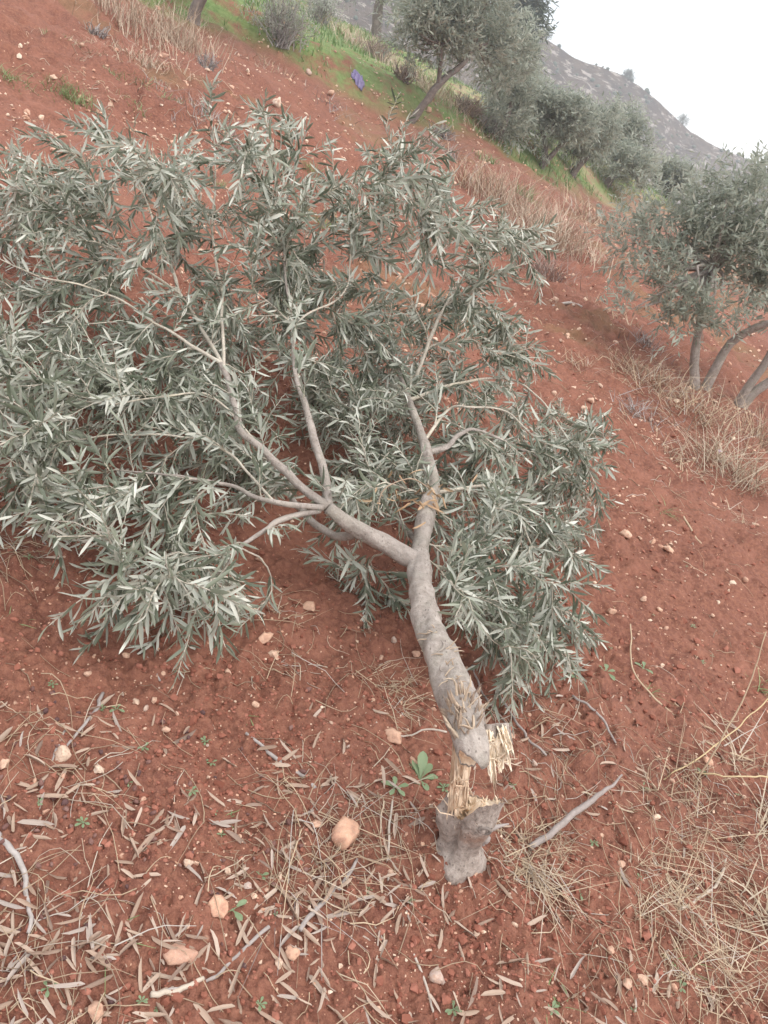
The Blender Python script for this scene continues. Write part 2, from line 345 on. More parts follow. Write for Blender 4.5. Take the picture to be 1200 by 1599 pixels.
# ------------------------------------------------------------------ mesh helpers
def mesh_np(name, V, quads=None, tris=None, tint=None, mat=None, smooth=True, attrs=None):
    me = bpy.data.meshes.new(name)
    V = np.asarray(V, np.float32)
    q = np.zeros((0, 4), np.int32) if quads is None or len(quads) == 0 else np.asarray(quads, np.int32)
    tr = np.zeros((0, 3), np.int32) if tris is None or len(tris) == 0 else np.asarray(tris, np.int32)
    me.vertices.add(len(V)); me.vertices.foreach_set('co', V.ravel())
    nl = q.size + tr.size; me.loops.add(nl)
    me.loops.foreach_set('vertex_index', np.concatenate([q.ravel(), tr.ravel()]))
    me.polygons.add(len(q) + len(tr))
    ls = np.concatenate([np.arange(len(q)) * 4, q.size + np.arange(len(tr)) * 3]).astype(np.int32)
    me.polygons.foreach_set('loop_start', ls)
    me.update(calc_edges=True)
    me.validate()
    me.polygons.foreach_set('use_smooth', np.full(len(me.polygons), smooth, dtype=bool))
    if tint is not None:
        a = me.attributes.new('tint', 'FLOAT', 'POINT')
        a.data.foreach_set('value', np.broadcast_to(np.asarray(tint, np.float32), (len(V),)).copy())
    for k, v in (attrs or {}).items():
        a = me.attributes.new(k, 'FLOAT', 'POINT'); a.data.foreach_set('value', np.asarray(v, np.float32))
    if mat is not None: me.materials.append(MAT[mat] if isinstance(mat, str) else mat)
    return me
class MB:
    """collects pieces of ONE mesh"""
    def __init__(s): s.V = []; s.Q = []; s.T = []; s.tint = []; s.n = 0
    def add(s, V, Q=None, T=None, tint=0.5):
        V = np.asarray(V, float)
        s.V.append(V)
        if Q is not None and len(Q): s.Q.append(np.asarray(Q) + s.n)
        if T is not None and len(T): s.T.append(np.asarray(T) + s.n)
        s.tint.append(np.broadcast_to(np.asarray(tint, float), (len(V),))); s.n += len(V)
    def mesh(s, name, mat, smooth=True):
        return mesh_np(name, np.concatenate(s.V), np.concatenate(s.Q) if s.Q else None, np.concatenate(s.T) if s.T else None,
                       np.concatenate(s.tint), mat, smooth)
def prop(o, label=None, cat=None, group=None, kind=None):
    if label: o['label'] = label
    if cat: o['category'] = cat
    if group: o['group'] = group
    if kind: o['kind'] = kind
    return o
def link(name, me, parent=None, **kw):
    o = bpy.data.objects.new(name, me); COL.objects.link(o)
    if parent is not None:
        o.parent = parent; o.matrix_parent_inverse = WORLD_INV[parent.name]
    WORLD_INV[o.name] = Matrix.Identity(4)
    return prop(o, **kw)
WORLD_INV = {}
def empty(name, loc, **kw):
    o = bpy.data.objects.new(name, None); COL.objects.link(o); o.location = loc; o.empty_display_size = 0.1
    WORLD_INV[o.name] = Matrix.Translation(-Vector(loc)); return prop(o, **kw)

def unit(v):
    v = np.asarray(v, float); return v / (np.linalg.norm(v, axis=-1, keepdims=True) + 1e-12)
def smooth_path(P, R, step):
    """Catmull-Rom resample of points with radii"""
    P = np.asarray(P, float); R = np.asarray(R, float)
    if len(P) < 3:
        n = max(2, int(np.linalg.norm(P[-1] - P[0]) / step)); k = np.linspace(0, 1, n + 1)[:, None]
        return P[0] * (1 - k) + P[-1] * k, np.interp(k[:, 0], [0, 1], [R[0], R[-1]])
    Q = np.vstack([2 * P[0] - P[1], P, 2 * P[-1] - P[-2]]); out = []; rr = []
    for i in range(1, len(Q) - 2):
        n = max(2, int(np.linalg.norm(Q[i + 1] - Q[i]) / step))
        u = np.linspace(0, 1, n, endpoint=False)[:, None]
        a, b, c, d = Q[i - 1], Q[i], Q[i + 1], Q[i + 2]
        out.append(0.5 * (2 * b + (c - a) * u + (2 * a - 5 * b + 4 * c - d) * u ** 2 + (3 * b - a - 3 * c + d) * u ** 3))
        rr.append(R[i - 1] + (R[i] - R[i - 1]) * u[:, 0])
    return np.vstack(out + [P[-1:]]), np.concatenate(rr + [R[-1:]])
def frames(P):
    P = np.asarray(P); T = unit(np.gradient(P, axis=0)); n0 = np.cross(T[0], [0.3, 0.2, 1.0])
    if np.linalg.norm(n0) < 1e-3: n0 = np.array([1.0, 0, 0])
    n = unit(n0); A = []; B = []
    for k in range(len(P)):
        n = unit(n - np.dot(n, T[k]) * T[k]); A.append(n); B.append(np.cross(T[k], n))
    return T, np.array(A), np.array(B)
def tube(mb, P, R, sides=8, tint=0.5, amp=0.0, freq=8.0, seed=0, cap=True):
    P = np.asarray(P, float); n = len(P); T, A, B = frames(P)
    th = np.linspace(0, 2 * math.pi, sides, endpoint=False)
    R = np.broadcast_to(np.asarray(R, float), (n,))
    rr = np.repeat(R[:, None], sides, 1)
    if amp > 0:
        arc = np.concatenate([[0], np.cumsum(np.linalg.norm(np.diff(P, axis=0), axis=1))])
        gx = np.cos(th)[None, :] * 1.3 + seed * 3.1; gy = arc[:, None] * freq + np.sin(th)[None, :] * 1.3
        rr = rr * (1 + amp * (fbm(gx + 0 * gy, gy, 3, seed) * 1.6))
    V = P[:, None, :] + rr[..., None] * (np.cos(th)[None, :, None] * A[:, None, :] + np.sin(th)[None, :, None] * B[:, None, :])
    V = V.reshape(-1, 3); i = np.arange(n - 1)[:, None] * sides; j = np.arange(sides)[None, :]; j2 = (j + 1) % sides
    Q = np.stack([i + j, i + j2, i + sides + j2, i + sides + j], -1).reshape(-1, 4)
    T3 = []
    if cap:
        V = np.vstack([V, P[:1], P[-1:]]); c0 = n * sides; jj = np.arange(sides); k2 = (jj + 1) % sides
        T3 = np.vstack([np.stack([np.full(sides, c0), k2, jj], -1), np.stack([np.full(sides, c0 + 1), (n - 1) * sides + jj, (n - 1) * sides + k2], -1)])
    mb.add(V, Q, T3, tint)

# leaf templates: length 1 along x, normal +z
def leaf_template(bend, fold, half=0.105, secs=None, twist=0.0):
    secs = secs or [(0, 0.012), (0.12, 0.06), (0.40, 0.94), (0.76, 0.80), (1.0, 0.03)]
    V = []; Q = []
    for k, (x, wv) in enumerate(secs):
        wv = wv * half if k > 1 or wv > 0.1 else wv
        zz = -bend * x * x; tw = twist * x
        for sgn in (-1, 0, 1):
            y = sgn * wv; z = fold * abs(y)
            V.append((x * (1 - 0.12 * bend * x), y * math.cos(tw) - z * math.sin(tw), zz + z * math.cos(tw) + y * math.sin(tw)))
    for k in range(len(secs) - 1):
        for s in (0, 1):
            a = k * 3 + s; Q.append((a, a + 3, a + 4, a + 1))
    V = np.array(V); Q = np.array(Q)[:, ::-1]
    return V, Q
def _leaf(bend, fold, half, twist=0.0): return leaf_template(bend, fold, half * .92, twist=twist)
LEAF = [_leaf(0.05, 0.3, 0.088), _leaf(0.28, 0.4, 0.08), _leaf(-0.2, 0.25, 0.094), _leaf(0.16, 0.5, 0.085, twist=0.9), _leaf(0.45, 0.6, 0.085, twist=-.5), _leaf(-0.4, 0.4, 0.078, twist=.4), _leaf(0.1, 1.0, 0.09, twist=-1.1), _leaf(0.0, 0.15, 0.1)]
DRYL = [leaf_template(0.15, 0.9, 0.075, twist=0.5), leaf_template(-0.25, 1.3, 0.065, twist=-0.8), leaf_template(0.3, 0.6, 0.085, twist=1.0), leaf_template(0.05, 1.6, 0.08, twist=0.3)]
SMALLLEAF = (np.array([(0, -0.02, 0), (0, 0.02, 0), (0.5, 0.13, 0.02), (0.5, -0.13, 0.02), (1, 0.015, -0.05), (1, -0.015, -0.05)], float),
             np.array([(0, 3, 2, 1), (3, 5, 4, 2)]))
def place(tmpl, P, D, NN, S):
    """instances of a template as flat arrays"""
    V, Q = tmpl; n = len(P)
    D = unit(D); NN = unit(NN - (NN * D).sum(-1, keepdims=True) * D); B = np.cross(NN, D)
    W = P[:, None, :] + S[:, None, None] * (V[None, :, 0:1] * D[:, None] + V[None, :, 1:2] * B[:, None] + V[None, :, 2:3] * NN[:, None])
    QQ = Q[None] + (np.arange(n) * len(V))[:, None, None]
    return W.reshape(-1, 3), QQ.reshape(-1, Q.shape[1])
def rand_unit(n):
    return unit(rng.normal(size=(n, 3)))
def ico(sub):
    import bmesh
    bm = bmesh.new(); bmesh.ops.create_icosphere(bm, subdivisions=sub, radius=1)
    V = np.array([v.co[:] for v in bm.verts]); T = np.array([[v.index for v in f.verts] for f in bm.faces]); bm.free()
    return V, T
ICO1, ICO2, ICO3 = ico(1), ico(2), ico(3)
def rock_mesh(name, base, seed, mat, tint, flat=0.6, rough=0.4):
    V, T = base; r = np.random.default_rng(seed); V = V.copy()
    for k in range(13):                                    # facet cuts
        d = unit(r.normal(size=3)); c = r.uniform(0.5, 0.82); q = V @ d
        V = V - np.maximum(0, q - c)[:, None] * d * 0.85
    off = r.uniform(0, 50)
    V = V * (1 + rough * fbm(V[:, 0] * 1.6 + V[:, 2] + off, V[:, 1] * 1.6 - V[:, 2] + off, 4, seed, .6))[:, None]
    V = V * np.array([1, r.uniform(0.65, 0.95), flat])
    tn = np.clip(tint + 0.15 * fbm(V[:, 0] * 2 + off, V[:, 1] * 2, 2, seed + 3), 0, 1)
    return mesh_np(name, V, None, T, tn, mat, True)
#%%STRUCTURE
# ------------------------------------------------------------------ ground sheet
def build_ground():
    th_d = np.radians(np.linspace(-46, 46, 540)); th_c = np.radians(np.linspace(46, 314, 90))[1:-1]
    th = np.concatenate([th_d, th_c])
    rr = [0.45]
    while rr[-1] < 300:
        r = rr[-1]; k = 0.0041 if r < 5 else (0.0041 + 0.0010 * (r - 5) if r < 16 else min(0.06, 0.015 + 0.0012 * (r - 16)))
        rr.append(r * (1 + k))
    rr = np.array(rr); n, m = len(rr), len(th)
    X = rr[:, None] * np.sin(th)[None]; Y = rr[:, None] * np.cos(th)[None] - 0.15
    x = X.ravel(); y = Y.ravel(); z = terrain(x, y)
    near = np.hypot(x, y) < 17; z[near] += soil_detail(x[near], y[near])
    c = np.array([[0, -0.15, float(Z(np.array([0.]), np.array([-0.15]))[0])]])
    V = np.vstack([np.stack([x, y, z], -1), c])
    i = np.arange(n - 1)[:, None] * m; j = np.arange(m)[None]; j2 = (j + 1) % m
    Q = np.stack([i + j, i + m + j, i + m + j2, i + j2], -1).reshape(-1, 4)
    jj = np.arange(m); T = np.stack([np.full(m, n * m), jj, (jj + 1) % m], -1)
    s, t = st(V[:, 0], V[:, 1]); tb = np.interp(s, _BS, _BT); r = np.hypot(V[:, 0], V[:, 1])
    grass = sstep(-0.2, 0.6, t - tb + 0.8 * fbm(V[:, 0] * 0.5, V[:, 1] * 0.5, 2, 5)) * sstep(5, 9, r)
    patch = sstep(0.16, 0.32, fbm(V[:, 0] * 0.8 + 4, V[:, 1] * 0.8, 3, 15)) * sstep(3.5, 6, r) * 0.15
    dry = 0.75 * sstep(9, 30, r)
    me = mesh_np('ground', V, Q, T, None, 'soil', True, {'grass': np.clip(grass + patch, 0, 1), 'dry': dry})
    return link('ground', me, kind='structure')
build_ground()

# ------------------------------------------------------------------ far hill
def build_hill():
    sk = [(420, -170), (560, -90), (680, -30), (760, 8), (840, 50), (900, 86), (960, 108), (1000, 132), (1040, 165), (1080, 203), (1120, 226), (1170, 248), (1250, 280), (1360, 330), (1500, 390)]
    ridge = []
    for k, (px, py) in enumerate(sk):
        d = pix_dirs(px, py); ridge.append(CAM + d * (126.0 + 5.3 * k) / np.hypot(d[0], d[1]))
    ridge = np.array(ridge); u = np.linspace(0, len(sk) - 1, 320)
    R = np.stack([np.interp(u, np.arange(len(sk)), ridge[:, k]) for k in range(3)], -1)
    nv = 110; v = np.linspace(-0.5, 1, nv); V = []
    out = unit(np.stack([R[:, 0], R[:, 1]], -1))
    for q in v:
        if q < 0: xy = R[:, :2] + out * (-q) * 91; z = R[:, 2] + q * (R[:, 2] + 11) * 2.05
        else: xy = R[:, :2] - out * q * 65; z = R[:, 2] * (1 - q) ** 1.15 + (-12.5) * (1 - (1 - q) ** 1.15)
        am = (1 - np.exp(-abs(q) * 9)) * 1.0 + 0.12
        x, y = xy[:, 0], xy[:, 1]
        z = z + am * (3.0 * fbm(x * 0.05, y * 0.05, 4, 91) + 1.0 * fbm(x * 0.24, y * 0.24, 4, 95) + 0.7 * np.abs(fbm(x * 0.5, z * 0.8, 3, 97)))
        V.append(np.stack([x, y, z], -1))
    V = np.array(V).reshape(-1, 3); m = len(u)
    i = np.arange(nv - 1)[:, None] * m; j = np.arange(m - 1)[None]
    Q = np.stack([i + j, i + j + 1, i + m + j + 1, i + m + j], -1).reshape(-1, 4)[:, ::-1]
    link('hill', mesh_np('hill', V, Q, None, None, 'hill'), kind='structure')
    # scrub on the hillside: one mass
    idx = rng.integers(0, len(V), 900); P = V[idx]; mb_V = []; mb_T = []; n0 = 0
    for p in P:
        s = rng.uniform(0.15, 0.5); q = ICO1[0] * np.array([s, s, s * 0.8]) * (1 + 0.3 * rng.normal(size=(len(ICO1[0]), 1)) * 0.5) + p + [0, 0, s * 0.4]
        mb_V.append(q); mb_T.append(ICO1[1] + n0); n0 += len(q)
    link('hillside_scrub', mesh_np('hillside_scrub', np.vstack(mb_V), None, np.vstack(mb_T), rng.uniform(0, 1, n0), 'conifer'),
         label='dark scrub dotted over the far grey hillside', cat='scrub', kind='stuff')
build_hill()
#%%OBJECTS
# ------------------------------------------------------------------ standing olive trees
def olive_tree(name, base, stems, blobs, n_shoots, leaf, label, group, mat='olive_far', bark='barkdark', per=12, seed=1, hang=0.0, cat='tree', kindleaf=SMALLLEAF):
    """stems: lists of (point, radius) polylines; blobs: (centre, (rx,ry,rz)) of the crown"""
    r = np.random.default_rng(seed); base = np.array(base, float)
    n_shoots = int(n_shoots * (1.0 if base[1] > 9 else 1.15)); root = empty(name, base, label=label, cat=cat, group=group)
    mb = MB(); ends = []
    for k, s in enumerate(stems):
        P, R = smooth_path([q[0] for q in s], [q[1] for q in s], 0.08)
        tube(mb, P, R, 8, 0.5, 0.22, 6, seed + k); ends.append(P[-1])
    limbs = MB(); cents = np.array([b[0] for b in blobs]); rad = np.array([b[1] for b in blobs])
    for c, q in zip(cents, rad):                            # limbs from the stems into each clump
        e = ends[int(np.argmin([np.linalg.norm(c - x) for x in ends]))]
        for k in range(3):
            tip = c + r.normal(size=3) * q * 0.35; mid = (e + tip) / 2 + r.normal(size=3) * 0.06
            P, R = smooth_path([e, mid, tip], [0.016, 0.011, 0.004], 0.1); tube(limbs, P, R, 5, 0.5, 0.1, 6, k)
    link('trunk', mb.mesh('trunk', bark), root)
    link('limbs', limbs.mesh('limbs', bark), root)
    w_ = (rad.prod(1)) ** 0.67; w_ = w_ / w_.sum(); pick = r.choice(len(blobs), n_shoots, p=w_)
    d = unit(r.normal(size=(n_shoots, 3))); rho = r.uniform(0.25, 1.02, n_shoots) ** 0.55
    start = cents[pick] + d * rad[pick] * rho[:, None]
    start += 0.12 * rad[pick] * np.stack([fbm(start[:, 0] * 3 + q, start[:, 1] * 3 + start[:, 2] * 2, 2, seed + q) for q in range(3)], -1) * 3
    n_shoots0 = n_shoots; keep = vnoise(start[:, 0] * 2.6 + seed, start[:, 1] * 2.6 + start[:, 2] * 3.1, seed) > -0.14
    start = start[keep]; d = d[keep]; n = len(start)
    ax = unit(d * 0.8 + np.array([0, 0, 0.75 - hang]) + 0.45 * r.normal(size=(n, 3)))
    Ls = r.uniform(0.6, 1.3, n) * leaf * per * 0.30
    V = []; Q = []; T = []; n0 = 0
    for k in range(per):
        f = (k + r.uniform(0, 1, n)) / per
        P = start + ax * (Ls * f)[:, None] + np.array([0, 0, -0.25]) * (Ls * f * f)[:, None] * (0.3 + hang)
        sd = unit(np.cross(ax, r.normal(size=(n, 3))))
        D = unit(ax * 0.75 + sd * 0.75 + np.array([0, 0, -0.25 - hang]) + 0.15 * r.normal(size=(n, 3)))
        NN = unit(r.normal(size=(n, 3)) * 0.7 + np.array([0, 0, 0.9]))
        W, q = place(kindleaf, P, D, NN, leaf * r.uniform(0.7, 1.25, n))
        V.append(W); Q.append(q + n0); n0 += len(W); T.append(np.repeat(np.clip(r.normal(0.5, 0.24, n), 0, 1), len(kindleaf[0])))
    link('crown', mesh_np('crown', np.vstack(V), np.vstack(Q), None, np.concatenate(T), mat), root, kind='stuff')
    return root
def pxs(lst, Y, wpx=None):
    out = []
    for px, py, wv in lst:
        p = P3(px, py, Y) if Y >= 2 else G(px, py); out.append((p, wv / 2 * mpp(p)))
    return out
def blob(px, py, Y, rx, ry, depth=0.9):
    if Y > 9: rx, ry = rx * .76, ry * .72; py = py + 8
    elif Y > 4: rx, ry = rx * .9, ry * .84; py = py + 14
    p = P3(px, py, Y); k = mpp(p); return (p, np.array([rx * k, (rx + ry) / 2 * k * depth, ry * k]))
def grow(px, py): g = G(px, py); return g, float(g[1])

g, Y = grow(640, 186)
olive_tree('olive_tree', g, [[(g - [0, 0, .1], .07), (P3(668, 155, Y), .06), (P3(690, 128, Y), .05), (P3(725, 98, Y + .2), .04), (P3(745, 70, Y + .3), .03)],
                             [(P3(684, 135, Y), .04), (P3(688, 105, Y - .1), .035), (P3(690, 70, Y - .2), .02)]],
           [blob(690, 50, Y, 62, 52), blob(745, 45, Y + .5, 70, 60), blob(790, 75, Y + 1.2, 52, 70), blob(660, 25, Y - .3, 45, 40), blob(730, -20, Y, 90, 50), blob(640, 60, Y, 26, 32), blob(800, 130, Y + 2.5, 45, 50)],
           1900, 0.10, 'large grey olive tree with leaning forked trunk at the grass edge', 'standing olive trees', seed=3)
g, Y = grow(775, 215)
olive_tree('olive_tree', g, [[(g - [0, 0, .1], .08), (P3(790, 190, Y), .06), (P3(800, 160, Y), .04)]],
           [blob(805, 150, Y + 1, 48, 62), blob(790, 185, Y, 40, 45), blob(835, 160, Y + 2, 34, 50)], 900, 0.10,
           'dense olive tree behind the large leaning one, its foliage reaching low', 'standing olive trees', seed=5)
g, Y = grow(846, 262)
olive_tree('olive_tree', g, [[(g - [0, 0, .1], .07), (P3(852, 235, Y), .055), (P3(848, 205, Y), .04)], [(g, .06), (P3(868, 236, Y), .045), (P3(885, 220, Y), .03)]],
           [blob(868, 178, Y, 40, 38), blob(850, 200, Y, 28, 30), blob(895, 190, Y, 34, 36)], 950, 0.10,
           'small olive tree with two thin stems in the middle of the row', 'standing olive trees', seed=7)
g, Y = grow(893, 273)
olive_tree('olive_tree', g, [[(g - [0, 0, .1], .09), (P3(905, 258, Y), .07), (P3(920, 243, Y), .05)]],
           [blob(920, 205, Y, 40, 38), blob(940, 190, Y, 30, 30), blob(900, 225, Y, 22, 24)], 800, 0.11,
           'rounded olive tree on a short slanting trunk', 'standing olive trees', seed=8)
g, Y = grow(945, 287)
olive_tree('olive_tree', g, [[(g - [0, 0, .1], .10), (P3(960, 272, Y), .08), (P3(975, 255, Y), .05)]],
           [blob(965, 200, Y + 1, 38, 42), blob(990, 235, Y + 1, 34, 38), blob(1000, 268, Y, 32, 28), blob(960, 245, Y, 30, 35)], 900, 0.12,
           'bushy olive tree next to the rounded one, crown down to the soil', 'standing olive trees', seed=9)
g, Y = grow(1046, 302)
olive_tree('olive_tree', g, [[(g - [0, 0, .2], .12), (P3(1046, 290, Y), .08)]], [blob(1042, 278, Y, 26, 24), blob(1062, 284, Y, 20, 20)], 420, 0.15,
           'small dark round tree at the far end of the row', 'standing olive trees', seed=10)
# pair of near trees at the edge of the picture
g, Y = grow(1094, 606)
olive_tree('olive_tree', g, [[(g - [0, 0, .1], .040), (P3(1084, 570, Y), .034), (P3(1090, 525, Y), .030), (P3(1098, 480, Y), .024), (P3(1110, 420, Y), .016)],
                             [(g + [.03, 0, -.1], .042), (P3(1118, 575, Y), .034), (P3(1142, 535, Y), .031), (P3(1180, 512, Y - .1), .027), (P3(1225, 490, Y - .2), .022), (P3(1250, 420, Y), .02)]],
           [blob(1090, 400, Y, 75, 70), blob(1050, 340, Y + .3, 62, 60), blob(1130, 330, Y + .2, 80, 60), blob(1030, 440, Y - .2, 48, 45), blob(1000, 480, Y - .3, 40, 34), blob(985, 360, Y + .2, 34, 50), blob(1060, 490, Y - .3, 50, 30), blob(1180, 410, Y, 70, 85), blob(1170, 300, Y, 60, 42), blob(1120, 455, Y - .2, 70, 45), blob(1240, 350, Y + .3, 70, 90)],
           1250, 0.056, 'bushy near olive tree with two grey stems beside the field edge', 'standing olive trees', 'olive_far', 'bark', 14, 12, kindleaf=SMALLLEAF)
g, Y = grow(1152, 634)
olive_tree('olive_tree', g, [[(g - [0, 0, .1], .05), (P3(1175, 615, Y), .038), (P3(1210, 590, Y), .032), (P3(1270, 520, Y), .025)],
                             [(g - [0, 0, .08], .05), (P3(1168, 606, Y), .035), (P3(1200, 560, Y), .03), (P3(1225, 500, Y), .02)]],
           [blob(1250, 470, Y, 60, 60), blob(1225, 420, Y, 50, 60), blob(1310, 440, Y, 60, 80)], 420, 0.062,
           'low branching olive trunk cut by the picture edge below the bushy olive', 'standing olive trees', 'olive_far', 'bark', 14, 13)
# trees whose crowns rise above the picture
g, Y = grow(300, 36)
olive_tree('olive_tree', g, [[(g - [0, 0, .1], .10), (P3(306, 15, Y), .085), (P3(325, -20, Y), .07), (P3(340, -80, Y), .05)]],
           [blob(330, -120, Y, 130, 70), blob(420, -100, Y, 100, 70)], 700, 0.10, 'olive trunk leaning into the top edge above dry grass', 'standing olive trees', seed=15)
g, Y = grow(588, 24)
olive_tree('olive_tree', g, [[(g - [0, 0, .1], .16), (P3(592, 8, Y), .14), (P3(605, -20, Y), .10)]],
           [blob(630, -10, Y, 50, 30), blob(600, -60, Y, 90, 50), blob(650, 20, Y + 1, 26, 22)], 700, 0.14, 'dark olive trunk high on the green slope at the top edge', 'standing olive trees', seed=16)
Y = 46.0
olive_tree('pine_tree', P3(815, 150, Y), [[(P3(812, 160, Y), .25), (P3(815, 90, Y), .2), (P3(815, 20, Y), .12)]],
           [blob(815, 20, Y, 26, 38), blob(805, -20, Y, 40, 40), blob(790, 60, Y, 36, 40), blob(822, 48, Y, 16, 20)], 1200, 0.34,
           'dark green pine standing against the sky above the large olive', 'distant evergreen trees', 'conifer', 'barkdark', 10, 17)
for px, py, s_, kk, lb in ((850, 60, 2.0, 4.2, 'tiny dark tree alone on the skyline next to the pine'), (980, 124, 1.4, 6.5, 'tiny tree midway along the hill crest'), (1066, 195, 2.0, 8.7, 'small dark tree low on the skyline of the hill')):
    d = pix_dirs(px, py); p = CAM + d * (126.0 + 5.3 * kk) / np.hypot(d[0], d[1]); olive_tree('hill_tree', p - [0, 0, .5], [[(p - [0, 0, 1.2], .12), (p + [0, 0, .3], .08)]], [(p + [0, 0, .3], np.array([s_ * .25, s_ * .25, s_ * .32]))], 130, 0.28, lb, 'trees on the hill crest', 'conifer', seed=int(px))

# ------------------------------------------------------------------ grass, tufts and shrubs
def blades(P, hgt, wid, lean, curl, seed, segs=3, vs=1.0):
    """upright blades as ribbons; returns V, Q"""
    r = np.random.default_rng(seed); n = len(P); az = r.uniform(0, 2 * math.pi, n)
    dirv = np.stack([np.cos(az), np.sin(az), np.zeros(n)], -1); ln = np.abs(r.normal(0, 1, n)) * lean + 0.02
    sidev = np.stack([-np.sin(az + r.normal(0, .6, n)), np.cos(az), r.normal(0, .2, n)], -1); sidev = unit(sidev)
    V = np.zeros((n, segs + 1, 2, 3))
    for k in range(segs + 1):
        f = k / segs
        c = P + dirv * (hgt * (ln * f + curl * f * f * r.uniform(0.2, 1, n)))[:, None] + np.array([0, 0, 1]) * (vs * hgt * f * (1 - 0.35 * curl * f))[:, None]
        ww = wid * (1 - f) ** 0.7 * 0.5 + 0.0003
        V[:, k, 0] = c - sidev * ww[:, None] if np.ndim(ww) else c - sidev * ww
        V[:, k, 1] = c + sidev * ww[:, None] if np.ndim(ww) else c + sidev * ww
    q = []
    for k in range(segs): q.append((2 * k, 2 * k + 1, 2 * k + 3, 2 * k + 2))
    Q = np.array(q)[None] + (np.arange(n) * (segs + 1) * 2)[:, None, None]
    return V.reshape(-1, 3), Q.reshape(-1, 4), (segs + 1) * 2
def grass_mass():
    n = 150000
    s = rng.uniform(5, 42, n); e = rng.uniform(-0.3, 16, n); tb = np.interp(s, _BS, _BT); t = tb + e
    P = np.stack([s * SV[0] + t * TV[0], s * SV[1] + t * TV[1], np.zeros(n)], -1)
    d = e + 0.9 * fbm(P[:, 0] * 0.5, P[:, 1] * 0.5, 2, 5); r = np.hypot(P[:, 0], P[:, 1]); az = np.degrees(np.arctan2(P[:, 0], P[:, 1]))
    keep = (d > 0.1) & (fbm(P[:, 0] * 0.35, P[:, 1] * 0.35, 3, 205) > -0.12 - 0.1 * (d < 2.5)) & (az > -50) & (az < 30) & (rng.uniform(size=n) < np.clip(18 / r, 0.2, 1))
    P = P[keep][:31000]; n = len(P); P[:, 2] = terrain(P[:, 0], P[:, 1]) - .005
    h = rng.uniform(0.05, 0.19, n) * (1 + fbm(P[:, 0], P[:, 1], 2, 207))
    V, Q, m = blades(P, h, 0.022, 0.3, 0.4, 5, 2)
    link('green_grass', mesh_np('green_grass', V, Q, None, np.repeat(np.clip(rng.normal(.5, .25, n), 0, 1), m), 'grass'),
         label='fresh green grass covering the bank above the ploughed soil', cat='grass', kind='stuff')
grass_mass()
def tuft(name, px, py, wpx, hpx, n, mat, label, group, seed, lean=0.5, curl=0.5, wid=0.004, segs=4, cat='grass', elong=1.0):
    g = G(px, py); k = mpp(g); r = np.random.default_rng(seed)
    off = r.normal(size=(n, 2)) * wpx * k * 0.28; x = g[0] + off[:, 0] * elong; y = g[1] + off[:, 1]
    P = np.stack([x, y, terrain(x, y) - 0.004], -1)
    hh = hpx * k * r.uniform(0.45, 1.15, n)
    vs = 1.0 if py < 800 else (0.42 if px < 1100 else 0.62)
    V, Q, m = blades(P, hh, max(wid * (.6 if px < 1100 else 1.1), 1.1 * k), lean, curl, seed + 1, segs, vs)
    V[:, 2] = np.maximum(V[:, 2], terrain(V[:, 0], V[:, 1]) + 0.003)
    return link(name, mesh_np(name, V - g, Q, None, np.repeat(r.uniform(0, 1, n), m), mat), label=label, cat=cat, group=group), g
def put_tuft(*a, **k):
    o, g = tuft(*a, **k); o.location = g; return o
DG = 'clumps of dry grass'
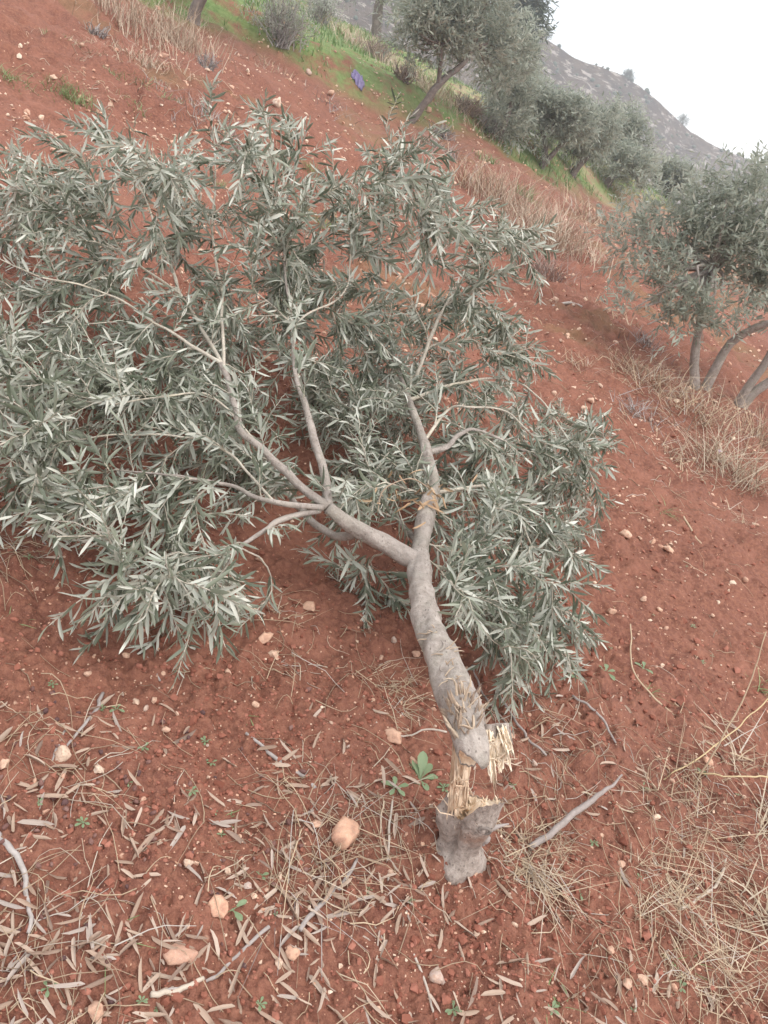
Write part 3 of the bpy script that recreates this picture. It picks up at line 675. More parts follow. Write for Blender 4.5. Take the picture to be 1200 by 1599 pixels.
TU = [
 (205, 45, 170, 60, 420, 'strawpale', 'broad pale dry grass clump near the top left corner', .5, .5),
 (285, 75, 110, 62, 300, 'strawpale', 'pale dry grass clump under the leaning olive trunk', .4, .4),
 (225, 110, 120, 40, 220, 'strawpale', 'thin dry grass below the pale clumps at the upper left', .7, .6),
 (560, 75, 130, 30, 260, 'strawpale', 'tan dry grass streak on the green bank', .5, .5),
 (700, 160, 130, 32, 300, 'strawpale', 'tan dry grass behind the leaning olive trunk', .5, .5),
 (640, 120, 110, 26, 240, 'strawpale', 'tan dry grass in front of the leaning olive', .5, .5),
 (745, 300, 90, 60, 170, 'straw', 'sparse dry stems behind the fallen crown', .5, .6),
 (800, 330, 120, 75, 330, 'strawpale', 'tall reddish dry grass between the crown and the olive row', .45, .6),
 (855, 390, 150, 85, 520, 'strawpale', 'dense tall tan grass clump right behind the fallen crown', .5, .7),
 (930, 350, 90, 45, 160, 'straw', 'low dry grass next to the tall tan clump', .6, .6),
 (1010, 595, 110, 45, 230, 'straw', 'low matted dry grass by the near olive stems', .9, .7),
 (1085, 655, 150, 60, 360, 'straw', 'brown dry grass around the base of the near olive stems', .8, .7),
 (1140, 745, 120, 80, 260, 'strawgold', 'yellow straw clump below the near olive trunk', .9, .8),
 (1190, 700, 80, 70, 120, 'straw', 'thin dry stalks at the picture edge below the near trunk', .6, .5),
 (850, 430, 90, 45, 180, 'shrubbrown', 'dark dry grass at the foot of the tall tan clump', .7, .6),
 (620, 1085, 110, 38, 120, 'straw', 'thin dry weeds just left of the fallen trunk', .9, .8),
 (600, 1060, 70, 30, 60, 'straw', 'little dry weed patch beside the trunk under the crown', .9, .8),
 (435, 950, 70, 60, 34, 'straw', 'sparse dry stalks under the drooping lower branch', .7, .6),
 (430, 1040, 60, 40, 46, 'straw', 'small dry tuft between two stones under the crown', .8, .7),
 (500, 1330, 110, 90, 90, 'straw', 'dry grass tangle around the large orange stone', .9, .8),
 (455, 1400, 80, 60, 50, 'greytwig', 'fine dead grass left of the large orange stone', 1.1, .9),
 (830, 1345, 100, 70, 210, 'straw', 'matted dead grass beside the rooted stump', 1.1, .9),
 (560, 1250, 60, 60, 50, 'straw', 'thin dry stems left of the green weed', .8, .7),
 (1215, 1330, 100, 100, 90, 'strawgold', 'big yellow straw clump at the right edge', .8, .9),
 (1225, 1460, 80, 110, 80, 'strawgold', 'long pale straw drooping at the lower right edge', .9, .9),
 (1070, 1290, 150, 60, 100, 'straw', 'matted dry grass left of the yellow straw clump', 1.2, .9),
 (1030, 1400, 120, 70, 170, 'straw', 'dry grass mat on the soil in the lower right', 1.3, .9),
 (1080, 1500, 130, 60, 150, 'straw', 'thin dry grass near the lower right corner', 1.3, .9),
 (1165, 1200, 100, 70, 40, 'straw', 'crossing dry stalks at the right edge above the straw clump', 1.0, .7),
 (880, 660, 70, 30, 80, 'straw', 'tiny dry weeds on the soil behind the right crown edge', .9, .7),
 (905, 575, 60, 26, 60, 'straw', 'tiny dry weeds on the slope right of the crown', .9, .7),
 (1010, 540, 60, 30, 70, 'shrubdry', 'small grey dead bush on the slope left of the near olive', .8, .6),
 (20, 870, 90, 30, 60, 'straw', 'dry straw under the lower left branches', 1.2, .9),
 (330, 205, 120, 42, 200, 'shrubdry', 'grey dead brush behind the crown top', .9, .7),
 (150, 95, 110, 26, 150, 'strawpale', 'pale dry grass on the soil below the top left clump', .8, .7),
 (250, 150, 100, 24, 120, 'shrubdry', 'grey dead stems on the dark soil strip at upper left', 1.0, .7),
 (370, 250, 90, 24, 110, 'shrubdry', 'grey dead stems behind the left crown tips', 1.0, .7),
 (60, 215, 90, 20, 90, 'shrubdry', 'thin grey dead weeds above the left crown tips', 1.0, .7),
 (420, 110, 80, 18, 90, 'straw', 'thin dry weeds on the soil below the silvery shrub', 1.0, .7),
 (520, 170, 80, 18, 80, 'shrubdry', 'thin grey weeds on the stony soil behind the crown', 1.0, .7),
 (690, 240, 80, 30, 120, 'shrubdry', 'grey dry weeds above the crown middle', .8, .7),
 (950, 420, 80, 26, 90, 'straw', 'sparse dry grass right of the tall tan clump', .9, .7),
 (960, 500, 80, 22, 70, 'straw', 'sparse dry weeds on the slope left of the near olive foliage', 1.0, .7),
 (1000, 650, 90, 24, 110, 'shrubdry', 'grey dead weeds in front of the near olive stems', 1.1, .7),
 (1060, 720, 90, 24, 100, 'straw', 'thin dry weeds left of the yellow straw clump', 1.1, .7),
 (1150, 820, 100, 26, 90, 'straw', 'thin dry grass at the right edge of the bare slope', 1.1, .7),
 (40, 440, 90, 30, 130, 'shrubdry', 'grey dead twigs on the soil at the left edge', 1.1, .7),
]
for k, (px, py, wp, hp, n, mt, lb, le, cu) in enumerate(TU):
    put_tuft('dry_grass', px, py, wp, hp, n, mt, lb, DG, 300 + k, le, cu)
GT = [(25, 132, 90, 20, 110, 'green grass streak at the left edge above the crown'), (205, 172, 80, 20, 100, 'dull green grass behind the left crown tips'), (230, 140, 90, 20, 100, 'faint green grass below the pale dry clumps'), (175, 122, 70, 18, 70, 'sparse green blades on the upper left soil'), (340, 300, 60, 26, 70, 'green blades behind the tall central shoot'), (610, 250, 60, 20, 60, 'sparse green blades behind the crown tips'), (450, 225, 50, 20, 50, 'green tuft beside the round grey-tan stone'), (760, 255, 70, 20, 70, 'green blades on the soil below the olive row'),
      (90, 70, 60, 22, 90, 'green grass tuft near the top left corner'), (100, 145, 110, 24, 160, 'green grass patch on the upper left soil'), (130, 165, 90, 24, 140, 'second green grass patch above the left crown tips'),
      (270, 170, 60, 22, 80, 'small green grass patch behind the crown tips'), (510, 365, 60, 50, 90, 'bright green grass seen through the crown'), (480, 275, 60, 30, 70, 'green grass behind the middle of the crown top'), (820, 310, 70, 26, 90, 'green grass left of the olive row'),
      (380, 1125, 50, 18, 12, 'flat green grass blade on bare soil below the crown'), (165, 1460, 60, 70, 10, 'few long green grass blades in the lower left litter'), (30, 970, 40, 40, 8, 'few thin green blades left of the lower branches'), (870, 1560, 60, 50, 14, 'green grass sprig at the bottom edge'),
      (1060, 1500, 70, 40, 24, 'green grass blades in the lower right mat'), (1010, 1080, 40, 40, 14, 'little green grass sprig right of the crown'), (1185, 1080, 40, 46, 22, 'green grass tuft at the right edge'), (935, 940, 30, 20, 10, 'tiny green sprig beside the right crown edge'), (1040, 800, 44, 30, 26, 'green weed tuft on the right slope'),
      (350, 1285, 50, 30, 9, 'thin curved green blade among the dry leaves'), (620, 1215, 46, 34, 22, 'fine green grass beside the broad green weed'), (735, 955, 46, 34, 22, 'green grass glimpsed under the right crown')]
for k, (px, py, wp, hp, n, lb) in enumerate(GT):
    put_tuft('green_grass_tuft', px, py, wp * .55, hp, n, 'grass', lb, 'green grass tufts', 400 + k, .7, .6, 0.004)
def shrub(px, py, wpx, hpx, n, mat, label, seed, leafy=None):
    g = G(px, py); k = mpp(g); r = np.random.default_rng(seed); mb = MB(); tips = []
    for i in range(n):
        d = unit(np.array([r.normal() * .7, r.normal() * .7, 0.7 + abs(r.normal()) * .5])); ln = r.uniform(.55, 1.05)
        ext = np.array([wpx * k * .55, wpx * k * .55, hpx * k]) * ln; b = g + np.array([r.normal() * wpx * k * .12, r.normal() * wpx * k * .12, -.02])
        tip = b + d * ext; mid = b + d * ext * .5 + r.normal(size=3) * wpx * k * .05
        P, R = smooth_path([b, mid, tip], [.008, .005, .0025], 0.08); R = np.maximum(R, .45 * k); tube(mb, P, R, 4, r.uniform(0, 1), cap=False)
        for q in range(3):
            a = P[r.integers(len(P) // 2, len(P))]; tp = a + unit(d + r.normal(size=3) * .8) * wpx * k * .16; tube(mb, np.array([a, (a + tp) / 2, tp]), np.maximum([.004, .003, .002], .4 * k), 3, r.uniform(0, 1), cap=False); tips.append(tp)
    if leafy is None:
        return link('dry_shrub', mb.mesh('dry_shrub', mat), label=label, cat='shrub', group='dry shrubs on the bank')
    root = empty('shrub', g, label=label, cat='shrub', group='dry shrubs on the bank')
    link('stems', mb.mesh('stems', mat), root); tips = np.array(tips); P = np.repeat(tips, 8, 0) + r.normal(size=(len(tips) * 8, 3)) * wpx * k * .06
    W, q = place(SMALLLEAF, P, rand_unit(len(P)) + [0, 0, .6], rand_unit(len(P)) + [0, 0, .6], np.full(len(P), 5.0 * k))
    link('foliage', mesh_np('foliage', W, q, None, np.repeat(r.uniform(0, 1, len(P)), 6), leafy), root, kind='stuff')
shrub(440, 74, 95, 80, 90, 'shrubdry', 'large silvery shrub at the edge of the green bank', 501, 'olive_far')
shrub(500, 40, 60, 46, 50, 'shrubdry', 'smaller grey shrub behind the silvery one', 502, 'olive_far')
shrub(590, 95, 60, 30, 70, 'shrubbrown', 'dry brown shrub just above the purple cloth', 503)
shrub(630, 128, 50, 26, 60, 'shrubbrown', 'dry brown shrub right of the purple cloth', 504)
shrub(730, 178, 60, 26, 60, 'shrubbrown', 'dry brown shrub right of the leaning olive trunk', 505)
shrub(760, 205, 50, 26, 60, 'shrubdry', 'grey dry shrub in the olive row', 506)
shrub(150, 60, 46, 26, 40, 'shrubdry', 'grey dead twiggy shrub on the upper left soil', 507)
shrub(320, 110, 44, 26, 40, 'shrubdry', 'grey dead shrub below the leaning trunk', 508)
shrub(690, 215, 40, 20, 40, 'shrubdry', 'grey dry shrub above the crown tips', 509)

# purple cloth caught on the grass
def purple_cloth():
    g = G(559, 130); k = mpp(g); n = 26; u, v = np.meshgrid(np.linspace(-1, 1, n), np.linspace(-1, 1, n))
    ang = np.arctan2(v, u); rad = np.maximum(abs(u), abs(v))
    x = u * 10 * k * (1 + .35 * fbm(ang * 1.5 + 3, rad * 2, 2, 8)); y = v * 9 * k * (1 + .3 * fbm(ang * 1.3, rad, 2, 9))
    z = 8 * k * (1 - rad ** 1.5) + 7 * k * (fbm(u * 2.6, v * 2.6, 3, 12)) + 5 * k * np.abs(fbm(u * 3.5, v * 1.2, 2, 14))
    i = np.arange(n - 1)[:, None] * n; j = np.arange(n - 1)[None]; Q = np.stack([i + j, i + j + 1, i + n + j + 1, i + n + j], -1).reshape(-1, 4)
    V = np.stack([x.ravel(), y.ravel(), z.ravel() + .01], -1)
    V[:, 2] += terrain(V[:, 0] + g[0], V[:, 1] + g[1]) - g[2]
    o = link('plastic_bag', mesh_np('plastic_bag', V, Q, None, np.clip(.5 + fbm(u.ravel() * 3, v.ravel() * 3, 2, 4), 0, 1), 'purple'), label='crumpled purple bag lying at the edge of the green bank', cat='bag')
    o.location = g; so = o.modifiers.new('thickness', 'SOLIDIFY'); so.thickness = 0.006
purple_cloth()
#%%FALLEN
def slab(lo, hi, side, front, w0, w1, thick, seed, jag=.25, spikes=5, nu=30, nv=44):
    """a torn slab of wood: layered fibres, ragged ends"""
    r = np.random.default_rng(seed); u = np.linspace(-1, 1, nu); v = np.linspace(0, 1, nv); U, Vv = np.meshgrid(u, v)
    side = unit(side); front = unit(front); ln = np.linalg.norm(hi - lo)
    topl = 1 + jag * (fbm(u * spikes + seed, u * 0, 3, seed)) * 1.6 + .04 * r.normal(size=nu); botl = jag * .6 * fbm(u * spikes + 9 + seed, u * 0, 3, seed + 1)
    F = botl[None] + (topl - botl)[None] * Vv
    lay = fbm(U * 2.2 + seed + .6 * fbm(U * 3, Vv * 4, 2, seed + 2), Vv * 2.6, 3, seed + 4) * 2.4; lay = np.floor(lay * 4) / 4 * .75 + lay * .25
    dep = thick * (.5 * (1 - U ** 2) + .8 * lay + .16 * fbm(U * 16, Vv * 5, 3, seed + 6))
    wid = w0 + (w1 - w0) * Vv + .14 * w0 * fbm(Vv * 6, U * .5 + 3, 2, seed + 8)
    C = lo + (hi - lo) * F[..., None] + side * (U * wid)[..., None]
    A = C + front * dep[..., None]; B = C - front * (thick * .5 * (1 - U ** 2) + .002)[..., None]
    i = np.arange(nv - 1)[:, None] * nu; j = np.arange(nu - 1)[None]; Q = np.stack([i + j, i + j + 1, i + nu + j + 1, i + nu + j], -1).reshape(-1, 4); n = nu * nv
    ring = np.concatenate([np.arange(nu), np.arange(1, nv) * nu + nu - 1, (nv - 1) * nu + np.arange(nu - 2, -1, -1), np.arange(nv - 2, 0, -1) * nu]); r2 = np.roll(ring, -1)
    E_ = np.stack([ring, ring + n, r2 + n, r2], -1)
    return np.vstack([A.reshape(-1, 3), B.reshape(-1, 3)]), np.vstack([Q, Q[:, ::-1] + n, E_])
def fibres(mb, n, origin, direction, lmin, lmax, rad, seed, spread=.35, tl=.3, th=1.0):
    """torn wood fibres: thin tapered strands standing on the points given by origin(r)"""
    r = np.random.default_rng(seed)
    for q in range(n):
        a = origin(r); d = unit(np.asarray(direction) + r.normal(size=3) * spread); ln = r.uniform(lmin, lmax) * (.4 + r.random()); w_ = rad * r.uniform(.5, 1.5)
        b = a + d * ln * .55 + r.normal(size=3) * ln * .06; tube(mb, np.array([a - d * .004, b, a + d * ln]), [w_, w_ * .75, w_ * .12], 4, r.uniform(tl, th), .3, 60, q, False)
# ------------------------------------------------------------------ the rooted stump
def build_stump():
    g = G(712, 1338); root = empty('tree_stump', g, label='rooted olive stump with torn pale wood, bare of branches, bottom centre', cat='stump')
    r = np.random.default_rng(77); k = mpp(g); g = g + np.array([0, 0, .004])
    sides, rings = 72, 44; th = np.linspace(0, 2 * math.pi, sides, endpoint=False); hmax = 0.215
    # rim height by direction: low towards camera-left (torn notch), higher at back and right
    rim = 0.170 - 0.045 * np.sin(th) + 0.012 * np.cos(th) - 0.050 * np.exp(-((np.angle(np.exp(1j * (th - math.radians(232)))) / 0.42) ** 2)) + 0.014 * fbm(np.cos(th) * 3, np.sin(th) * 3, 3, 5) + 0.0022 * r.normal(size=sides)
    rim += 0.02 * np.exp(-((np.angle(np.exp(1j * (th - math.radians(150)))) / 0.5) ** 2))
    V = []
    for i in range(rings):
        f = i / (rings - 1); z = -0.03 + f * (rim + 0.03)
        zr = np.clip(z / 0.2, 0, 1.2)
        R = 0.041 + 0.022 * np.exp(-(zr / 0.16) ** 2) + 0.012 * sstep(0.2, 0.65, zr) + 0.008 * np.exp(-(zr / 0.2) ** 2) * np.cos(th * 4 + .6)
        R = R + 0.024 * np.exp(-((np.angle(np.exp(1j * (th - math.radians(185)))) / 0.55) ** 2)) * np.exp(-((zr - 0.55) / 0.28) ** 2)       # burl on one side
        R = R + 0.010 * np.exp(-((np.angle(np.exp(1j * (th - math.radians(300)))) / 0.4) ** 2)) * np.exp(-((zr - 0.72) / 0.14) ** 2)
        gr = np.angle(np.exp(1j * (th - math.radians(236))))
        R = R - 0.016 * np.exp(-(gr / 0.20) ** 2) * sstep(0.0, 0.3, zr) * (1 - sstep(0.55, 0.8, zr))                                        # vertical groove
        R = R * (1 + 0.10 * fbm(np.cos(th) * 2 + 4, np.sin(th) * 2 + z * 14, 3, 9) + 0.06 * fbm(np.cos(th) * 7, np.sin(th) * 7 + z * 30, 3, 11) + 0.05 * fbm(np.cos(th) * 16, np.sin(th) * 16 + z * 25, 3, 13))
        cx = 0.006 * zr; V.append(np.stack([cx + R * np.cos(th), R * np.sin(th), z], -1))
    V = np.array(V); n = rings
    idx = np.arange(n - 1)[:, None] * sides; j = np.arange(sides)[None]; j2 = (j + 1) % sides
    Q = np.stack([idx + j, idx + j2, idx + sides + j2, idx + sides + j], -1).reshape(-1, 4)
    link('bark', mesh_np('bark', V.reshape(-1, 3) + g, Q, None, .5, 'stumpbark'), root)
    # torn wood inside the rim: a rough field of short splinters
    top = V[-1]; nr, na = 14, sides; W = []; tn = []
    for q in range(nr):
        f = 1 - q / (nr - 1) * .999; c = top * np.array([f * .985, f * .985, 1]); x_, y_ = c[:, 0], c[:, 1]
        zt = top[:, 2] - .004 - .030 * (1 - f) ** .7 + .016 * (np.floor(fbm(x_ * 70, y_ * 70, 2, 21) * 6) / 6) * (1 - f ** 6) + .012 * np.maximum(0, fbm(x_ * 220, y_ * 220, 2, 23)) * (1 - f ** 6)
        W.append(np.stack([x_, y_, zt], -1)); tn.append(np.clip(.75 + .5 * fbm(x_ * 120, y_ * 120, 2, 25), 0, 1))
    W = np.array(W); idx = np.arange(nr - 1)[:, None] * sides
    Q = np.stack([idx + j, idx + j2, idx + sides + j2, idx + sides + j], -1).reshape(-1, 4)
    link('torn_top', mesh_np('torn_top', W.reshape(-1, 3) + g, Q, None, np.concatenate(tn), 'wood'), root)
    # standing slab of splintered wood (the hinge)
    mb = MB()
    lo = g + np.array([-0.022, -0.015, 0.10]); hi = P3(722, 1168, .36) + np.array([0, 0.012, 0])
    sx = unit(P3(760, 1240, .2) - P3(700, 1245, .2)); fr = unit(CAM - lo) * .8 + np.array([0, 0, -.35])
    V_, Q_ = slab(lo, hi, sx, fr, .028, .022, .018, 3, .2, 3); mb.add(V_, Q_, None, .45)
    V_, Q_ = slab(lo + sx * .016 + [0, .016, .04], lo + (hi - lo) * .36 + sx * .018 + [0, .018, 0], sx, fr, .012, .007, .010, 8, .4, 4); mb.add(V_, Q_, None, .7)
    V_, Q_ = slab(lo - sx * .020 + [0, .004, .01], hi - sx * .022 + [0, 0, .012], sx, fr, .008, .004, .008, 12, .2, 2); mb.add(V_, Q_, None, .5)
    def on_top(r):
        a_ = r.uniform(0, 2 * math.pi); i_ = int(a_ / (2 * math.pi) * sides) % sides; f_ = math.sqrt(r.uniform(.05, .98)); p_ = top[i_] * np.array([f_ * .97, f_ * .97, 1]); return g + p_ - np.array([0, 0, .006 + .026 * (1 - f_) ** .7])
    fibres(mb, 60, on_top, (0, 0, 1), .008, .024, .0021, 61, .3)
    fibres(mb, 34, lambda r: lo + (hi - lo) * r.uniform(.1, .8) + sx * r.uniform(-.022, .024) + fr * .012, hi - lo, .02, .06, .0016, 62, .14, .1, .8)
    link('splintered_wood', mb.mesh('splintered_wood', 'wood'), root)
    mb = MB(); p0 = g + np.array([.045, -.02, .085]); p1 = P3(757, 1300, .085); p2 = P3(795, 1287, .10)
    P, R = smooth_path([p0, p1, (p1 + p2) / 2 + [0, 0, .004], p2], [.011, .0095, .005, .0015], .01); tube(mb, P, R, 8, .7, .15, 20, 3)
    P, R = smooth_path([p1 - [.01, 0, 0], p1 + [.004, -.015, -.025]], [.007, .003], .01); tube(mb, P, R, 6, .6, .2, 20, 4)
    link('stub', mb.mesh('stub', 'greytwig'), root)
    mb = MB()                                                # knot hole
    c = g + np.array([.026, -.066, .150]); 
    for q in range(2):
        th2 = np.linspace(0, 2 * math.pi, 14); P = c + np.stack([np.cos(th2) * (.012 - .006 * q), np.zeros(14) + .008, np.sin(th2) * (.008 - .004 * q)], -1); tube(mb, P, .0035, 6, .1, .2, 60, q, False)
    link('knot', mb.mesh('knot', 'barkdark'), root)
build_stump()

# ------------------------------------------------------------------ the fallen tree
BR = {
 'trunk': ([(738, 1172, .40), (728, 1130, .40), (712, 1085, .385), (690, 1030, .36), (668, 970, .33), (656, 915, .30), (655, 868, .28)], [60, 70, 70, 63, 51, 39, 37]),
 'right_stem': ([(655, 868, .28), (661, 830, .285), (669, 790, .30), (676, 765, .31), (668, 722, .33), (662, 690, .34), (648, 650, .36), (634, 610, .385), (617, 560, 2.92), (600, 480, 3.08), (590, 400, 3.2), (600, 310, 3.3), (612, 240, 3.38), (600, 193, 3.42)], [36, 33, 30, 27, 22, 16.5, 13, 10, 7, 6, 5, 4, 3.5, 3]),
 'left_stem': ([(652, 880, .285), (615, 858, .285), (575, 835, .29), (540, 815, .30), (512, 792, .32)], [33, 32, 30, 27, 24]),
 'b1': ([(512, 792, .32), (508, 745, .35), (492, 690, .38), (478, 640, .41), (466, 600, 2.26), (457, 540, 2.42), (453, 470, 2.58), (446, 410, 2.72), (445, 340, 2.86), (462, 255, 3.0), (480, 198, 3.05)], [20, 18, 15, 12, 10, 8, 7, 6, 5, 3.5, 3]),
 'b2': ([(512, 792, .32), (470, 760, .33), (420, 712, .35), (375, 668, .37), (362, 610, .40), (347, 568, .43)], [19, 18, 15, 13, 12, 11]),
 'b3': ([(347, 568, .43), (318, 552, .42), (250, 510, .42), (190, 470, .42), (130, 446, .42), (65, 432, .42), (0, 405, .45), (-60, 380, .48)], [9, 8, 6.5, 6, 5, 4, 3.5, 3]),
 'b4': ([(347, 568, .43), (312, 505, 2.48), (282, 460, 2.55), (260, 398, 2.65), (222, 297, 2.8), (190, 250, 2.88), (140, 200, 2.92)], [9, 8, 8, 7, 5, 4, 3]),
 'b5': ([(350, 575, .43), (346, 450, 2.62), (333, 385, 2.75), (337, 270, 2.9), (330, 200, 2.98), (322, 158, 3.0)], [8, 7, 6, 5, 4, 3]),
 'b6': ([(285, 462, 2.55), (225, 420, 2.55), (150, 370, 2.55), (80, 320, 2.55), (25, 292, 2.55)], [6.5, 6, 5, 4, 3]),
 'b7': ([(505, 793, .32), (430, 785, .31), (350, 757, .28), (270, 743, .26), (180, 735, .2)], [12, 11, 9, 7, 4]),
 'b8': ([(500, 797, .31), (440, 812, .28), (375, 855, .24), (345, 895, .18), (300, 935, .1), (230, 950, .06)], [12, 11, 8, 6, 5, 3]),
 'b9': ([(556, 830, .28), (541, 838, .24), (518, 837, .2), (488, 813, .2), (456, 779, .2), (430, 740, .22), (410, 690, .22)], [17, 17, 15, 13, 11, 8, 5]),
 'b10': ([(668, 708, .335), (700, 697, .36), (713, 682, .38), (740, 672, .40), (790, 690, .40), (850, 720, .36), (905, 760, .3)], [12, 11, 10, 8, 6, 5, 3]),
 'b11': ([(640, 625, .38), (713, 600, .45), (793, 593, .5), (847, 627, .46), (890, 690, .42), (925, 745, .36), (945, 800, .28)], [9, 7, 6, 5, 4.5, 4, 3]),
 'b12': ([(650, 590, .42), (685, 500, 2.85), (725, 435, 2.95), (770, 380, 3.0), (850, 390, 3.0)], [9, 8, 6, 4, 3]),
 'b13': ([(680, 770, .31), (760, 763, .36), (810, 800, .34), (835, 880, .28), (840, 950, .2), (870, 1030, .1)], [9, 7, 6, 5, 4, 3]),
 'b14': ([(664, 812, .27), (690, 832, .22), (720, 880, .2), (770, 970, .14), (820, 1050, .08)], [13, 12, 8, 6, 4]),
 'b15': ([(655, 850, .26), (622, 813, .2), (590, 770, .2), (560, 700, .22), (545, 620, .25)], [13, 11, 8, 6, 4]),
 'b16': ([(662, 690, .34), (700, 640, .4), (733, 637, .45), (790, 643, .47), (847, 690, .45), (900, 700, .42), (955, 695, .40)], [8, 7, 6, 5, 4, 4, 3]),
 'b17': ([(600, 480, 3.08), (660, 400, 3.2), (720, 330, 3.25), (778, 325, 3.25)], [6, 5, 4, 3]),
 'b18': ([(592, 405, 3.2), (545, 340, 3.25), (515, 275, 3.25)], [5, 4, 3]),
 'b19': ([(620, 850, .28), (575, 880, .12), (572, 915, .06), (640, 945, .05)], [6, 5, 4, 3]),
 'b20': ([(375, 855, .24), (408, 875, .2), (424, 905, .14), (420, 935, .10), (368, 985, .04)], [5, 5, 4, 4, 3]),
 'b21': ([(445, 340, 2.86), (420, 300, 2.9), (400, 255, 2.95)], [4, 4, 3]),
 'b22': ([(458, 550, 2.40), (470, 500, 2.55), (540, 450, 2.75), (560, 330, 2.95), (640, 240, 3.1)], [6, 6, 5, 4, 3]),
 'b23': ([(400, 690, .36), (330, 620, .38), (240, 620, .36), (150, 630, .32), (60, 600, .3), (-20, 580, .3)], [7, 6, 5, 5, 4, 3]),
 'b24': ([(430, 785, .31), (330, 690, .3), (200, 680, .26), (100, 690, .2), (0, 690, .2)], [7, 6, 5, 4, 3]),
 'b25': ([(655, 770, .3), (600, 755, .33), (560, 770, .33), (530, 800, .31)], [4, 4, 4, 4]),
}
def build_fallen():
    base = np.array(P3(738, 1172, .40)); gb = base.copy(); gb[2] = float(terrain(base[0], base[1]))
    root = empty('fallen_olive_tree', gb, label='olive tree snapped off and toppled, its silvery leafy crown spread on the soil', cat='tree')
    nodes = []; ndir = []; nbr = []; nrad = []; objs = {}
    trunk_end = None
    for bi, (nm, (pts, wpx)) in enumerate(BR.items()):
        W = np.array([P3(*p) for p in pts]); R = .84 * np.array([(w_ if w_ > 12 else w_ * (.66 + .34 * max(0, w_ - 5) / 7)) / 2 * mpp(p) for w_, p in zip(wpx, W)])
        P, R = smooth_path(W, R, .015)
        if nm not in ('trunk', 'left_stem', 'right_stem'):    # small natural wobble
            a = np.linspace(0, 1, len(P)); wob = np.stack([fbm(a * 9 + bi, a * 0 + q * 7.7, 2, 100 + bi) for q in range(3)], -1) * .009
            P = P + wob * np.minimum(1, a * 4)[:, None]
        P[:, 2] = np.maximum(P[:, 2], terrain(P[:, 0], P[:, 1]) + .012)
        mb = MB(); big = nm in ('trunk', 'right_stem', 'left_stem')
        R = R * (1 + 0.06 * fbm(np.arange(len(R)) * .15, np.zeros(len(R)) + bi, 2, 7))
        if big:
            a_ = np.arange(len(R)) * .015
            for q in range(5 if nm == 'trunk' else 4):                  # swellings at old cuts
                R = R * (1 + (.10 + .08 * math.sin(q * 7 + bi)) * np.exp(-((a_ - a_[-1] * (q + .6 + .3 * math.sin(bi * 3 + q)) / 5) / .022) ** 2))
        tube(mb, P, R, 36 if nm == 'trunk' else (20 if big else 8), .5, .22 if big else .16, 14, bi, cap=(nm != 'trunk'))
        if nm == 'trunk':
            # knots and a swollen ring
            o = link('trunk', mb.mesh('trunk', 'bark'), root); trunk_P, trunk_R = P, R; ring0 = mb.V[0][:36]
        else:
            o = link('branch', mb.mesh('branch', 'bark' if big or R[0] > .008 else 'twig'), root)
        objs[bi] = o
        d = unit(np.gradient(P, axis=0)); st_ = 2
        if nm != 'trunk':
            nodes.append(P[::st_]); ndir.append(d[::st_]); nrad.append(R[::st_]); nbr.append(np.full(len(P[::st_]), bi))
    # ---- broken lower end of the trunk
    r = np.random.default_rng(5); e = trunk_P[0]; ax = unit(trunk_P[0] - trunk_P[4]); T, A, B = frames(trunk_P)
    sides = 36; th = np.linspace(0, 2 * math.pi, sides, endpoint=False); rg0 = ring0 - e; rr0 = np.linalg.norm(rg0, axis=1, keepdims=True)   # jagged bark sleeve carrying on past the trunk
    ring = []; R0 = trunk_R[0]
    vv = unit(CAM - e); sd_ = unit(P3(790, 1170, .34) - P3(745, 1175, .34)); tl = np.cos(th) * np.dot(A[0], vv + .5 * sd_) + np.sin(th) * np.dot(B[0], vv + .5 * sd_)
    Ln = .010 + .040 * sstep(-.1, 1.0, tl) + .016 * fbm(np.cos(th) * 3 + 7, np.sin(th) * 3, 3, 31) + .004 * r.uniform(size=sides)
    dn = np.array([0, -0.25, -1.0]); axd = unit(ax + .55 * dn)
    for q in range(6):
        f = q / 5; c = e[None] + axd * (Ln * f - .002)[:, None]; ring.append(c + rg0 * (1.004 - .10 * f * f))
    for q in range(6):
        f = 1 - q / 5; c = e[None] + axd * (Ln * f - .004)[:, None]; ring.append(c + rg0 * .84)
    V = np.array(ring); idx = np.arange(11)[:, None] * sides; j = np.arange(sides)[None]; j2 = (j + 1) % sides
    Q = np.stack([idx + j, idx + j2, idx + sides + j2, idx + sides + j], -1).reshape(-1, 4)[:, ::-1]
    link('torn_bark', mesh_np('torn_bark', V[:7].reshape(-1, 3), Q[:6 * sides], None, .5, 'bark'), objs[0])
    core = V[6:12].copy(); cc = [core[-1] * (1 - f) + e * f + axd * .012 * fbm(core[-1][:, :1] * 90 * (1 - f), core[-1][:, 1:2] * 90, 2, 3) for f in (.3, .6, .85, 1.0)]; core = np.vstack([core, np.array(cc)])
    ii = np.arange(len(core) - 1)[:, None] * sides
    link('inner_wood', mesh_np('inner_wood', core.reshape(-1, 3), np.stack([ii + j, ii + j2, ii + sides + j2, ii + sides + j], -1).reshape(-1, 4)[:, ::-1], None, .3, 'wood', False), objs[0])
    mb = MB()                                                  # pale broken wood hanging on one side
    c0 = P3(774, 1142, .42); c1 = P3(780, 1198, .385)
    sx = unit(P3(790, 1170, .34) - P3(745, 1175, .34))
    fr = unit(CAM - c0); V_, Q_ = slab(c0, c1, sx, fr, .025, .030, .012, 21, .35, 4); mb.add(V_, Q_, None, 1.0)
    V_, Q_ = slab(c0 + sx * .012 + [0, 0, .01], c1 + sx * .016 + [0, .004, .03], sx, fr, .012, .012, .014, 24, .3, 4); mb.add(V_, Q_, None, 1.0)
